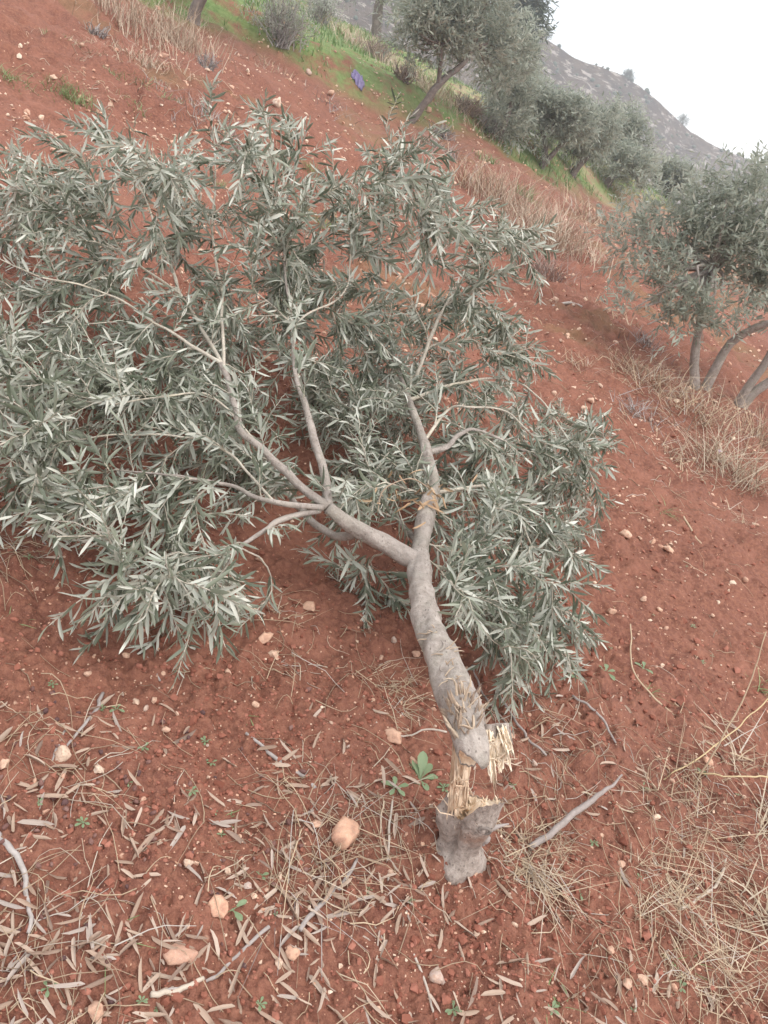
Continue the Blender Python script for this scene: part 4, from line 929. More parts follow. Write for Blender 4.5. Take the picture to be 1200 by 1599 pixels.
    V_, Q_ = slab(c0 - sx * .014, c1 - sx * .014 + (c1 - c0) * .45, sx, fr, .010, .004, .008, 27, .3, 2); mb.add(V_, Q_, None, .9)
    fibres(mb, 44, lambda r: c0 + (c1 - c0) * r.uniform(.1, .95) + sx * r.uniform(-.026, .03) + fr * .008, c1 - c0, .012, .032, .0017, 63, .3, .7, 1.0)
    link('torn_wood', mb.mesh('torn_wood', 'wood'), objs[0])
    mb = MB()                                                  # dark bark shell behind the pale wood
    for q in range(9):
        u = -1 + q / 4; p0 = c0 + sx * u * .019 + [0, .014, .006]; p1 = c1 + sx * u * .022 + (c0 - c1) * .25 + [0, .014, .006 * r.normal()]
        P, R = smooth_path([p0, (p0 + p1) / 2, p1], [.009, .009, .005], .01); tube(mb, P, R, 6, .4, .3, 50, q)
    link('bark_shell', mb.mesh('bark_shell', 'stumpbark'), objs[0])
    mb = MB()                                                  # frayed strips of bark standing off the trunk
    for q in range(80):
        px = r.uniform(684, 756); py = r.uniform(1086, 1152) - 6 * (px > 735); kk = int(np.argmin(np.abs(np.linspace(1172, 1085, 30) - py)))
        i0 = min(len(trunk_P) - 1, int(np.interp(py, [1060, 1172], [10, 0]))); c = trunk_P[i0]; sxx = (px - 722) / 32
        a = c + unit(P3(752, py, .42) - P3(690, py, .42)) * sxx * trunk_R[i0] * .95 + np.array([0, -.25, .75]) * trunk_R[i0] * math.sqrt(max(0, 1 - sxx * sxx)) * 1.05
        dv = unit(-ax * .95 + np.array([sxx * .5, -.25, .38]) + r.normal(size=3) * .42); ln = r.uniform(.010, .045)
        sw = unit(np.cross(dv, ax + r.normal(size=3) * .3)) * r.uniform(.0008, .0040); bnd = np.array([0, -.2, 1.0]) * r.uniform(-.006, .008)
        pts = [a - dv * .008, a + dv * ln * .35 + bnd * .4, a + dv * ln * .7 + bnd * .8, a + dv * ln + bnd * r.uniform(.2, 1.6)]; wf = [1, 1.0, .75, .12]; V_ = []
        for p_, f_ in zip(pts, wf): V_ += [p_ - sw * f_, p_ + sw * f_, p_ + sw * f_ + unit(np.cross(sw, dv)) * .0018, p_ - sw * f_ + unit(np.cross(sw, dv)) * .0018]
        Q_ = [(4 * k_ + c_, 4 * k_ + (c_ + 1) % 4, 4 * k_ + 4 + (c_ + 1) % 4, 4 * k_ + 4 + c_) for k_ in range(3) for c_ in range(4)] + [(12, 13, 14, 15)]; mb.add(V_, Q_, None, r.uniform(0, 1))
    for q in range(22):                                        # curls and scuffs higher up
        i0 = r.integers(8, 22); c = trunk_P[min(i0, len(trunk_P) - 1)]; sxx = r.uniform(-.8, .6); up = np.array([sxx * .9, -.35, math.sqrt(1 - sxx * sxx)])
        a = c + unit(up) * trunk_R[min(i0, len(trunk_P) - 1)] * 1.0; dv = unit(np.cross(up, ax) * r.choice([-1, 1]) + r.normal(size=3) * .5 + [0, 0, .3]); ln = r.uniform(.01, .03)
        tube(mb, np.array([a, a + dv * ln * .6 + np.array(up) * .004, a + dv * ln]), [.0016, .0013, .0005], 4, r.uniform(.5, 1), 0, 1, 0, False)
    link('frayed_bark', mb.mesh('frayed_bark', 'fibre'), objs[0], kind='stuff')
    for (kx, ky, rr_) in ((692, 1032, .016), (711, 1062, .010), (655, 873, .007)):     # knots
        i0 = int(np.argmin([np.hypot(*(np.array([(600 + FPX * np.dot(p - CAM, _R) / np.dot(p - CAM, _F)) - kx, (800 - FPX * np.dot(p - CAM, _U) / np.dot(p - CAM, _F)) - ky]))) for p in trunk_P]))
        c = trunk_P[i0]; v = unit(CAM - c); v = unit(v - np.dot(v, T[i0]) * T[i0]); c = c + v * trunk_R[i0] * .97; a1 = T[i0]; a2 = np.cross(v, a1); mb = MB()
        for q in range(3):
            t2 = np.linspace(0, 2 * math.pi, 18); s_ = rr_ * (1 - .33 * q); P = c + np.cos(t2)[:, None] * a1 * s_ * 1.2 + np.sin(t2)[:, None] * a2 * s_ - v * .0012 * q; tube(mb, P, rr_ * .17, 6, .3, .3, 80, q, False)
        link('knot', mb.mesh('knot', 'barkdark' if rr_ < .01 else 'bark'), objs[0])

    # ---- twigs: grow from the nearest branch towards points spread through the crown
    nodes = np.vstack(nodes); ndir = np.vstack(ndir); nrad = np.concatenate(nrad); nbr = np.concatenate(nbr)
    def inpoly(x, y, poly):
        ins = False; n = len(poly)
        for i in range(n):
            x1, y1 = poly[i]; x2, y2 = poly[(i + 1) % n]
            if (y1 > y) != (y2 > y) and x < (x2 - x1) * (y - y1) / (y2 - y1) + x1: ins = not ins
        return ins
    REG = [  # polygon in the photograph, count, lowest and highest (height above soil, or forward distance when >= 2)
        ([(0, 500), (130, 520), (330, 570), (470, 700), (450, 790), (400, 830), (330, 950), (180, 880), (125, 810), (0, 735)], 58, .03, .28),
        ([(50, 455), (330, 545), (330, 630), (50, 600)], 16, .16, .36),
        ([(-80, 480), (0, 500), (0, 720), (-80, 690)], 6, .05, .3),
        ([(0, 290), (60, 230), (130, 200), (235, 215), (320, 175), (470, 205), (490, 330), (460, 560), (330, 560), (130, 470), (0, 470)], 62, 2.45, 3.15),
        ([(430, 330), (500, 290), (600, 215), (660, 250), (760, 330), (830, 380), (830, 560), (640, 600), (480, 690), (440, 560)], 66, 2.65, 3.35),
        ([(640, 600), (830, 560), (850, 600), (930, 650), (945, 760), (905, 850), (900, 1000), (860, 1050), (790, 1045), (740, 970), (695, 900), (690, 760)], 66, .05, .42),
        ([(470, 560), (650, 560), (650, 760), (620, 800), (540, 780)], 34, .06, .34),
        ([(450, 890), (560, 880), (640, 930), (600, 945), (540, 925)], 3, .03, .08),
    ]
    ATT = []
    rr = random.Random(4)
    for poly, cnt, lo, hi in REG:
        xs = [p[0] for p in poly]; ys = [p[1] for p in poly]; got = []
        tries = 0
        while len(got) < cnt and tries < 6000:
            tries += 1
            x = rr.uniform(min(xs), max(xs)); y = rr.uniform(min(ys), max(ys))
            if not inpoly(x, y, poly): continue
            if any(math.hypot(x - a, y - b) < 17 for a, b in got): continue
            got.append((x, y))
            v = rr.uniform(lo, hi)
            p = P3(x, y, v)
            if not np.isfinite(p).all(): continue
            h = p[2] - float(terrain(p[0], p[1]))
            if h < .03: p = P3(x, y, .05)
            ATT.append(p)
    ATT = np.array(ATT); order = np.argsort([np.min(np.linalg.norm(nodes - a, axis=1)) for a in ATT])
    LP, LD, LN, LS, LB, LT = [], [], [], [], [], []
    rg = np.random.default_rng(23)
    def leaves_on(P, bi, dens=1.0, start=.15, size=.051):
        seg = np.linalg.norm(np.diff(P, axis=0), axis=1); arc = np.concatenate([[0], np.cumsum(seg)]); tot = arc[-1]
        s = tot * start; k = 0; gap = .0125 / dens; phase = rg.uniform(0, math.pi)
        droop = np.clip(rg.normal(.28, .32), 0, 1.1); st_t = rg.normal(0, .2); st_s = rg.uniform(.78, 1.18); st_f = rg.choice([.25, .6, .8], p=[.3, .35, .35])
        while s < tot:
            c = np.array([np.interp(s, arc, P[:, q]) for q in range(3)]); i = min(len(P) - 2, int(np.searchsorted(arc, s)) - 1 if s > 0 else 0); i = max(i, 0)
            d = unit(P[i + 1] - P[i]); s1 = unit(np.cross(d, [0.11, .23, 1.0])); s2 = np.cross(d, s1); ph = phase + (k % 2) * math.pi / 2 * .8 + rg.normal() * .25
            for sg in (-1, 1):
                if rg.uniform() < .12: continue
                side = sg * (math.cos(ph) * s1 + math.sin(ph) * s2)
                D = unit(d * rg.uniform(.55, 1.15) + side * .85 + np.array([0, 0, -droop]) + rg.normal(size=3) * .16)
                nn = unit(np.cross(D, np.cross(d, D)) * rg.choice([-1, 1], p=[1 - st_f, st_f]) + rg.normal(size=3) * .5)
                f = s / tot; sz = size * st_s * rg.uniform(.66, 1.26) * (1 - .45 * max(0, f - .8) / .2)
                LP.append(c); LD.append(D); LN.append(nn); LS.append(sz); LB.append(bi); LT.append(np.clip(rg.normal(.5 + st_t, .22), 0, 1))
            s += gap * rg.uniform(.75, 1.35); k += 1
        # terminal pair
        LP.append(P[-1]); LD.append(unit(P[-1] - P[-2]) + rg.normal(size=3) * .2); LN.append(rg.normal(size=3)); LS.append(size * .8); LB.append(bi); LT.append(.8)
    ntw = 0
    for a in ATT[order]:
        v = a - nodes; dist = np.linalg.norm(v, axis=1); cs = (v * ndir).sum(1) / (dist + 1e-9)
        cost = dist * (1.55 - .75 * cs) + (dist < .10) * .3; i = int(np.argmin(cost)); dd = dist[i]
        p0 = nodes[i]; dn_ = ndir[i]; out = unit(a - p0); ln = max(dd, .16)
        tip = p0 + out * ln
        p1 = p0 + unit(dn_ + out * .8) * ln * .35; p2 = tip - unit(out + np.array([0, 0, .25]) + rg.normal(size=3) * .2) * ln * .3
        u = np.linspace(0, 1, max(7, int(ln / .03)))[:, None]
        P = (1 - u) ** 3 * p0 + 3 * (1 - u) ** 2 * u * p1 + 3 * (1 - u) * u * u * p2 + u ** 3 * tip
        ext = tip + unit(P[-1] - P[-2] + np.array([0, 0, -.02])) * rg.uniform(.05, .14); ext2 = (tip + ext) / 2
        P = np.vstack([P, ext2, ext]); P = P + np.cumsum(rg.normal(size=P.shape) * .0022, 0)
        P[:, 2] = np.maximum(P[:, 2], terrain(P[:, 0], P[:, 1]) + .012)
        bi = int(nbr[i]); r0 = min(nrad[i] * .6, .0022 + .0055 * ln); R = np.linspace(r0 * 1.1, .0014, len(P)); mb = MB(); tube(mb, P, R, 5, .5, 0.1, 20, ntw, False)
        far_ = len(P) / 40
        leaves_on(P, bi, 1.0, .22 if ln > .35 else .08)
        for q in range(rg.integers(3, 7)):                       # side shoots
            f = rg.uniform(.2, .85); c = P[int(f * (len(P) - 1))]; dv = unit(unit(P[-1] - P[0]) * .7 + rand_unit(1)[0] * .9 + [0, 0, .1]); l2 = rg.uniform(.08, .2)
            k_ = np.linspace(0, 1, 7)[:, None]; S = c + dv * l2 * k_ + np.array([0, 0, -.35]) * l2 * k_ ** 2 * rg.uniform(.0, 1) + np.cumsum(rg.normal(size=(7, 3)) * .002, 0)
            S[:, 2] = np.maximum(S[:, 2], terrain(S[:, 0], S[:, 1]) + .012); tube(mb, S, np.linspace(.0021, .0011, 7), 4, .5, cap=False); leaves_on(S, bi, 1.0, .08)
        link('twig', mb.mesh('twig', 'twig'), objs[bi]); ntw += 1
        nodes = np.vstack([nodes, P[2::3]]); ndir = np.vstack([ndir, unit(np.gradient(P, axis=0))[2::3]]); nrad = np.concatenate([nrad, R[2::3]]); nbr = np.concatenate([nbr, np.full(len(P[2::3]), bi)])
    sh = MB()                                                    # short leafy side shoots straight off the limbs
    for bi, (nm, (pts, wpx)) in enumerate(BR.items()):
        if nm in ('trunk', 'left_stem', 'b25'): continue
        W = np.array([P3(*p) for p in pts]); P, Rp = smooth_path(W, np.array(wpx, float), .02); s = .1
        for i in range(4, len(P) - 1):
            rel_ = P[i] - CAM; py_ = 800 - FPX * (rel_ @ _U) / (rel_ @ _F); px_ = 600 + FPX * (rel_ @ _R) / (rel_ @ _F)
            s -= .02
            if s > 0 or Rp[i] > 13 or (py_ > 625 and 420 < px_ < 720): continue
            s = rg.uniform(.03, .075); d0 = unit(P[i + 1] - P[i]); dv = unit(d0 * .5 + rand_unit(1)[0] + [0, -.15, .45]); l2 = rg.uniform(.07, .2); k_ = np.linspace(0, 1, 7)[:, None]
            S = P[i] + dv * l2 * k_ + np.array([0, 0, -.4]) * l2 * k_ ** 2 * rg.uniform(0, 1) + np.cumsum(rg.normal(size=(7, 3)) * .002, 0); S[:, 2] = np.maximum(S[:, 2], terrain(S[:, 0], S[:, 1]) + .012)
            tube(sh, S, np.linspace(.0018, .0009, 7), 4, .5, cap=False); leaves_on(S, bi, 1.0, .1)
    link('side_shoots', sh.mesh('side_shoots', 'twig'), root, kind='stuff')
    for bi, (nm, (pts, wpx)) in enumerate(BR.items()):          # leaves on the thin ends of the branches
        if nm in ('trunk', 'left_stem', 'b25', 'b15', 'b9', 'b2'): continue
        W = np.array([P3(*p) for p in pts]); P, R = smooth_path(W, np.array(wpx, float), .02); m = R < 4.6
        if m.sum() > 6: leaves_on(P[m], bi, .95, .05)
    LP, LD, LN, LS, LT, LB = map(np.array, (LP, LD, LN, LS, LT, LB)); LD = unit(LD)
    lo = terrain(LP[:, 0] + LD[:, 0] * LS, LP[:, 1] + LD[:, 1] * LS) + .006; tipz = LP[:, 2] + LD[:, 2] * LS; LD[:, 2] += np.maximum(0, lo - tipz) / LS; LD = unit(LD)
    n = len(LP); tid = rg.integers(0, 8, n)
    # the leaves that show largest become objects of their own
    C = LP + LD * (LS * .5)[:, None]; rel = C - CAM; dep = rel @ _F; sx_ = 600 + FPX * (rel @ _R) / dep; sy_ = 800 - FPX * (rel @ _U) / dep
    NNn = unit(LN - (LN * LD).sum(1, keepdims=True) * LD); vw = unit(rel); area = LS * LS * np.abs((NNn * vw).sum(1)) / dep ** 2
    cell = {}
    inside = (sx_ > 5) & (sx_ < 1195) & (sy_ > 5) & (sy_ < 1590)
    for i in np.where(inside)[0]:
        key = (int(sx_[i] // 13), int(sy_[i] // 13))
        if key not in cell or dep[i] < dep[cell[key]]: cell[key] = i
    front = np.array(sorted(cell.values())); sel = front[np.argsort(-area[front])[:290]]; selm = np.zeros(n, bool); selm[sel] = True
    V = []; Q = []; T = []; n0 = 0
    for k in range(8):
        m = (tid == k) & ~selm
        if not m.any(): continue
        w_, q = place(LEAF[k], LP[m], LD[m], LN[m], LS[m]); V.append(w_); Q.append(q + n0); n0 += len(w_); T.append(np.repeat(LT[m], len(LEAF[k][0])))
    link('foliage', mesh_np('foliage', np.vstack(V), np.vstack(Q), None, np.concatenate(T), 'olive'), root, kind='stuff')
    lib = {}
    for i in sel:
        tq = min(4, int(LT[i] * 5)); key = (int(tid[i]), tq)
        if key not in lib: lib[key] = mesh_np('leaf', LEAF[key[0]][0], LEAF[key[0]][1], None, (tq + .5) / 5, 'olive')
        D = LD[i]; nn = NNn[i]; B = np.cross(nn, D); s = LS[i]
        o = link('leaf', lib[key], objs[int(LB[i])]); o.matrix_basis = Matrix(((D[0] * s, B[0] * s, nn[0] * s, LP[i][0]), (D[1] * s, B[1] * s, nn[1] * s, LP[i][1]), (D[2] * s, B[2] * s, nn[2] * s, LP[i][2]), (0, 0, 0, 1)))
    # dead brown sprig in the fork
    mb = MB(); pts = [P3(670, 762, .34), P3(640, 748, .37), P3(600, 765, .36), P3(590, 800, .33)]
    P, R = smooth_path(pts, [.0025, .002, .0018, .001], .012); tube(mb, P, R, 5)
    sp = link('dead_sprig', mb.mesh('dead_sprig', 'fibre'), root); dl = [mesh_np('dead_leaf', DRYL[k][0], DRYL[k][1], None, .2 + .25 * k, 'deadleaf') for k in range(4)]
    for q in range(34):
        px = rg.normal(655, 34); py = rg.normal(775, 14); hh = .34
        p = P3(px, py, hh) + rg.normal(size=3) * .01; D = unit(rg.normal(size=3) * [1, 1, .5] + [0, 0, -.55]); nn = unit(rg.normal(size=3)); nn = unit(nn - np.dot(nn, D) * D); B = np.cross(nn, D); s = rg.uniform(.04, .062)
        o = link('dead_leaf', dl[q % 4], sp); o.matrix_basis = Matrix(((D[0] * s, B[0] * s, nn[0] * s, p[0]), (D[1] * s, B[1] * s, nn[1] * s, p[1]), (D[2] * s, B[2] * s, nn[2] * s, p[2]), (0, 0, 0, 1)))
    print('fallen tree: twigs', ntw, 'leaves', n)
build_fallen()
#%%LITTER
# ------------------------------------------------------------------ stones
def stone(px, py, wpx, tint, label, seed, flat=.6, mat='stone', name='stone', group='stones on the red soil', base=ICO3, sink=.38):
    g = G(px, py); s = wpx / 2 * mpp(g); me = rock_mesh(name, base, seed, mat, tint, flat)
    o = link(name, me, label=label, cat='stone', group=group); r = random.Random(seed)
    z = float(Z(np.array([g[0]]), np.array([g[1]]))[0]); o.location = (g[0], g[1], z + s * flat * (1 - sink * 1.2)); o.scale = (s, s, s)
    o.rotation_euler = (r.uniform(-.25, .25), r.uniform(-.25, .25), r.uniform(0, 6.28)); return o
ST = [
 (532, 1316, 58, .28, 'largest orange stone, half buried in dry grass left of the stump', .75), (612, 1157, 36, .35, 'angular tan stone left of the trunk break', .6), (643, 1197, 20, .3, 'small orange stone behind the broad green weed', .6),
 (98, 1187, 34, .72, 'lumpy cream stone among dry leaves on the left', .8), (155, 1216, 20, .85, 'white rounded stone right of the lumpy cream one', .7), (283, 1502, 58, .12, 'flat pink stone in the lower left litter', .35),
 (335, 1431, 46, .25, 'flat orange stone with a seedling against it', .4), (453, 1500, 27, .3, 'orange stone, right one of the pair at the bottom', .7), (433, 1518, 22, .68, 'yellow stone, left one of the pair at the bottom', .7),
 (681, 1533, 34, .97, 'grey-brown smooth stone below the stump near the bottom', .6), (411, 1009, 34, .3, 'tan stone under the drooping front twig', .65), (427, 1036, 22, .55, 'pale stone touching the tuft below the crown', .6),
 (241, 1095, 19, .5, 'tan stone, right one of the small group below the left branches', .6), (214, 1096, 18, .7, 'cream elongated stone of the small group below the left branches', .6), (7, 1206, 24, .5, 'tan stone cut by the left edge', .7),
 (150, 1586, 36, .32, 'tan stone at the bottom edge under the litter', .7), (293, 1359, 17, .75, 'cream stone in the middle of the leaf litter', .7), (355, 1369, 15, .7, 'cream stone right of the other in the leaf litter', .7),
 (967, 1355, 17, .35, 'orange stone by the dry grass mat on the right', .8), (945, 1502, 17, .4, 'oval orange stone on bare soil at lower right', .8), (971, 1549, 21, .45, 'tan stone, left one of a pair at lower right', .6),
 (997, 1543, 18, .55, 'tall pale stone, right one of a pair at lower right', .9), (977, 842, 24, .5, 'pale stone on the slope right of the crown', .6), (1041, 868, 18, .42, 'orange stone further right on the bare slope', .6),
 (951, 962, 18, .35, 'orange stone just off the right crown edge', .7), (1003, 941, 12, .5, 'small tan stone right of the crown edge', .7), (794, 1166, 13, .5, 'small round stone right of the torn pale wood', .7),
 (482, 956, 28, .3, 'flat tan stone in the gap under the left stem', .5), (91, 655, 26, .3, 'orange stone seen through the left branches', .7), (432, 179, 22, .9, 'round grey-tan stone on the soil behind the crown top', .8),
 (255, 95, 17, .3, 'orange stone on the soil near the dry clumps', .7), (84, 134, 13, .6, 'pale stone on the upper left soil', .7), (40, 197, 16, .3, 'orange stone at the left edge above the crown', .7), (920, 636, 14, .5, 'pale stone on the slope behind the right crown', .7),
 (911, 642, 11, .6, 'small pale stone touching the one behind the right crown', .7), (547, 452, 20, .4, 'tan stone showing through the crown middle', .6), (1100, 1200, 20, .3, 'flat pinkish stone under the dry stalks on the right', .5), (648, 1030, 16, .2, 'reddish stone beside the fallen trunk', .6),
 (1035, 517, 20, .8, 'long pale stone on the slope left of the near olive', .4), (740, 1371, 14, .4, 'small tan stone right below the stump', .7), (745, 1455, 14, .7, 'small pale stone on bare soil below the stump', .6),
 (595, 1030, 12, .5, 'small stone left of the trunk', .6), (492, 1292, 20, .4, 'small tan stone left above the largest orange one', .5), (385, 1395, 17, .98, 'grey stone fragment beside the flat orange stone', .5),
]
for k, (px, py, wp, ti, lb, fl) in enumerate(ST): stone(px, py, wp, ti, lb, 900 + k, fl)
lib = [rock_mesh('stone', ICO2, 700 + k, 'stone', t_, .7) for k, t_ in enumerate((.15, .3, .45, .6, .75, .3, .5, .95))]
def scatter(n, fn, xr, yr, seed, kmax=30, clump=False):
    """pixels over the picture -> ground points, thinned by a density function of the pixel"""
    r = np.random.default_rng(seed); px = r.uniform(*xr, n * 4); py = r.uniform(*yr, n * 4); d = fn(px, py); ok = r.uniform(size=n * 4) < d
    P, k = at_ground(px[ok][:n * 2], py[ok][:n * 2]); f = np.isfinite(k) & (k < kmax); P = P[f]
    if clump: P = P[fbm(P[:, 0] * 1.7, P[:, 1] * 1.7, 3, 301) + .14 * r.normal(size=len(P)) > -.10]
    return P[:n]
def where(p):
    r_ = np.asarray(p) - CAM; dp = float(r_ @ _F); px = 600 + FPX * float(r_ @ _R) / dp; py = 800 - FPX * float(r_ @ _U) / dp
    if py < 330 and px < 700: return 'up the slope behind the crown top'
    if py < 560 and px >= 700: return 'on the slope between the crown and the standing olives'
    if px > 840 and py < 1150: return 'on the bare slope right of the crown'
    if py < 930: return 'on the soil beneath the fallen crown'
    if px > 780: return 'on the soil right of the stump'
    if py < 1120: return 'on the bare soil just below the crown'
    if px < 420: return 'in the leaf litter at lower left'
    return 'on the soil left of and below the stump'
def gauss(px, py, c): return sum(a * np.exp(-(((px - x) / sx) ** 2 + ((py - y) / sy) ** 2)) for x, y, sx, sy, a in c)
def f_stone(px, py): return np.clip(.25 + .5 * (py < 500) + gauss(px, py, [(600, 150, 300, 120, .6), (900, 600, 200, 250, .5), (1050, 950, 160, 200, .5), (200, 1120, 220, 90, .4), (450, 1020, 200, 100, .3)]), 0, 1)
P = scatter(250, f_stone, (0, 1200), (20, 1599), 41); r_ = random.Random(5)
zz = Z(P[:, 0], P[:, 1])
for k, p in enumerate(P):
    s = (3.2 + 5.5 * r_.random() ** 2.2) * mpp(p) * (1 if p[1] < 3 else .85)
    o = link('stone', lib[k % 8], label='small pale stone ' + where(p), cat='stone', group='small stones ' + where(p)); o.location = (p[0], p[1], zz[k] + s * .35); o.scale = (s, s * r_.uniform(.7, 1), s)
    o.rotation_euler = (r_.uniform(-.4, .4), r_.uniform(-.4, .4), r_.uniform(0, 6.28))
# dark round pebbles (shrivelled olives) in the litter
libd = [rock_mesh('pebble', ICO2, 760 + k, 'pebbledark', t_, .85, .15) for k, t_ in enumerate((.1, .4, .6, .8))]
P = scatter(95, lambda x, y: np.clip(gauss(x, y, [(150, 1240, 160, 160, 1), (80, 1420, 120, 200, 1), (380, 1340, 120, 120, .6), (300, 1150, 200, 60, .4)]), 0, 1), (0, 700), (1080, 1599), 43)
zz = Z(P[:, 0], P[:, 1])
for k, p in enumerate(P):
    s = r_.uniform(3.5, 6.5) * mpp(p); o = link('pebble', libd[k % 4], label='dark brown rounded pebble among the dry leaves', cat='pebble', group='dark pebbles in the leaf litter'); o.location = (p[0], p[1], zz[k] + s * .5); o.scale = (s * 1.15, s, s); o.rotation_euler = (r_.uniform(-.4, .4), r_.uniform(-.4, .4), r_.uniform(0, 6.28))

def lumps(name, P, S, mat, label, cat, seed, tl=.0, th=1.0, up=.3):
    r = np.random.default_rng(seed); n = len(P); V0, T0 = ICO1; J = 1 + .27 * r.normal(size=(n, len(V0), 1)); sc = r.uniform(.65, 1.2, (n, 1, 3)) * np.array([1, 1, .8])
    z = Z(P[:, 0], P[:, 1]); C = np.stack([P[:, 0], P[:, 1], z + S * up], -1)
    V = C[:, None] + S[:, None, None] * V0[None] * J * sc; T = T0[None] + (np.arange(n) * len(V0))[:, None, None]
    link(name, mesh_np(name, V.reshape(-1, 3), None, T.reshape(-1, 3), np.repeat(r.uniform(tl, th, n), len(V0)), mat, False), label=label, cat=cat, kind='stuff')
def fclod(px, py): return np.clip(.22 + gauss(px, py, [(450, 1080, 130, 60, .9), (860, 1450, 150, 110, 1), (720, 1480, 90, 90, .9), (300, 1250, 180, 120, .5), (520, 1200, 160, 80, .5), (900, 1120, 140, 60, .5), (330, 1150, 120, 80, .5)]), 0, 1)
P = scatter(12000, fclod, (-250, 1450), (380, 1900), 51, 9); S = np.exp(rng.normal(math.log(.0042), .5, len(P))); S = np.clip(S, .0018, .014) * np.clip(np.linalg.norm(P - CAM, axis=1) / 2.6, .7, 1.3)
lumps('soil_crumbs', P, S, 'crumb', 'loose red soil crumbs and small clods', 'soil', 3)
P = scatter(10500, lambda x, y: np.clip(.30 + .6 * (y < 700) + gauss(x, y, [(620, 140, 260, 100, .5), (950, 700, 200, 300, .4)]), 0, 1), (-250, 1450), (60, 1900), 53, 22, True)
S = np.exp(rng.normal(0, .45, len(P))) * np.array([(1.3 + .5 * (p[1] > 3.2)) * mpp(p) for p in P]); S = np.clip(S, .0012, .022)
lumps('gravel', P, S, 'stone', 'fine pale grit strewn over the red soil', 'gravel', 4, .15, .9, .25)

# ------------------------------------------------------------------ dry leaves on the soil
def fleaf(px, py):
    d = .10 * (py > 1080) * (px < 900) + gauss(px, py, [(110, 1180, 110, 70, .5), (250, 1285, 120, 40, .7), (60, 1330, 60, 130, .4), (90, 1500, 170, 110, .65), (200, 1540, 90, 90, .5), (400, 1330, 120, 70, .4), (470, 1480, 130, 110, .65), (420, 1420, 80, 60, .4), (570, 1370, 60, 60, .5), (655, 1385, 70, 50, .7), (650, 1460, 60, 90, .3), (520, 1230, 140, 60, .35),
                  (840, 1220, 50, 70, .6), (960, 1300, 60, 80, .25), (980, 1560, 130, 50, .6), (60, 840, 80, 40, .4), (640, 1250, 60, 60, .4), (800, 1150, 60, 60, .35), (950, 1130, 150, 90, .12), (720, 1590, 200, 40, .4)])
    return np.clip(d, 0, 1)
P = scatter(1000, fleaf, (-200, 1350), (780, 1850), 61, 8)
n = len(P); r2 = np.random.default_rng(8); S = r2.uniform(.026, .066, n); az = r2.uniform(0, 2 * math.pi, n)
gx = (terrain(P[:, 0] + .02, P[:, 1]) - terrain(P[:, 0], P[:, 1])) / .02; gy = (terrain(P[:, 0], P[:, 1] + .02) - terrain(P[:, 0], P[:, 1])) / .02
D = np.stack([np.cos(az), np.sin(az), gx * np.cos(az) + gy * np.sin(az) + r2.normal(0, .12, n)], -1); NN = np.stack([-gx, -gy, np.ones(n)], -1) + r2.normal(size=(n, 3)) * .3; NN *= r2.choice([-1, 1], n)[:, None]
D = unit(D); tipz = np.maximum(Z(P[:, 0] + D[:, 0] * S, P[:, 1] + D[:, 1] * S), Z(P[:, 0] + D[:, 0] * S / 2, P[:, 1] + D[:, 1] * S / 2) )
P[:, 2] = Z(P[:, 0], P[:, 1]) + .0035 + r2.exponential(.002, n); D[:, 2] = (tipz + .0035 - P[:, 2]) / S; D = unit(D); NN = unit(NN - (NN * D).sum(1, keepdims=True) * D)
TI = np.clip(r2.beta(2, 1.6, n), 0, 1); tid = r2.integers(0, 4, n)
C = P - CAM; dep = C @ _F; sx = 600 + FPX * (C @ _R) / dep; sy = 800 - FPX * (C @ _U) / dep; vis = (sx > 0) & (sx < 1200) & (sy > 0) & (sy < 1599)
rank = np.where(vis, (S / dep) ** 2, 0); sel = np.argsort(-rank)[:295]; selm = np.zeros(n, bool); selm[sel] = True
V = []; Q = []; T = []; n0 = 0
for k in range(4):
    m = (tid == k) & ~selm; w_, q = place(DRYL[k], P[m], D[m], NN[m], S[m]); V.append(w_); Q.append(q + n0); n0 += len(w_); T.append(np.repeat(TI[m], len(DRYL[k][0])))
link('leaf_litter', mesh_np('leaf_litter', np.vstack(V), np.vstack(Q), None, np.concatenate(T), 'dryleaf'), label='dry brown leaf litter spread over the red soil', cat='leaf litter', kind='stuff')
libl = {}
for i in sel:
    tq = min(5, int(TI[i] * 6)); key = (int(tid[i]), tq)
    if key not in libl: libl[key] = mesh_np('dry_leaf', DRYL[key[0]][0], DRYL[key[0]][1], None, (tq + .5) / 6, 'dryleaf')
    d = D[i]; nn = NN[i]; B = np.cross(nn, d); s = S[i]; o = link('dry_leaf', libl[key], label='curled dry leaf ' + where(P[i]), cat='leaf', group='dry leaves ' + where(P[i]))
    o.matrix_world = Matrix(((d[0] * s, B[0] * s, nn[0] * s, P[i][0]), (d[1] * s, B[1] * s, nn[1] * s, P[i][1]), (d[2] * s, B[2] * s, nn[2] * s, P[i][2]), (0, 0, 0, 1)))

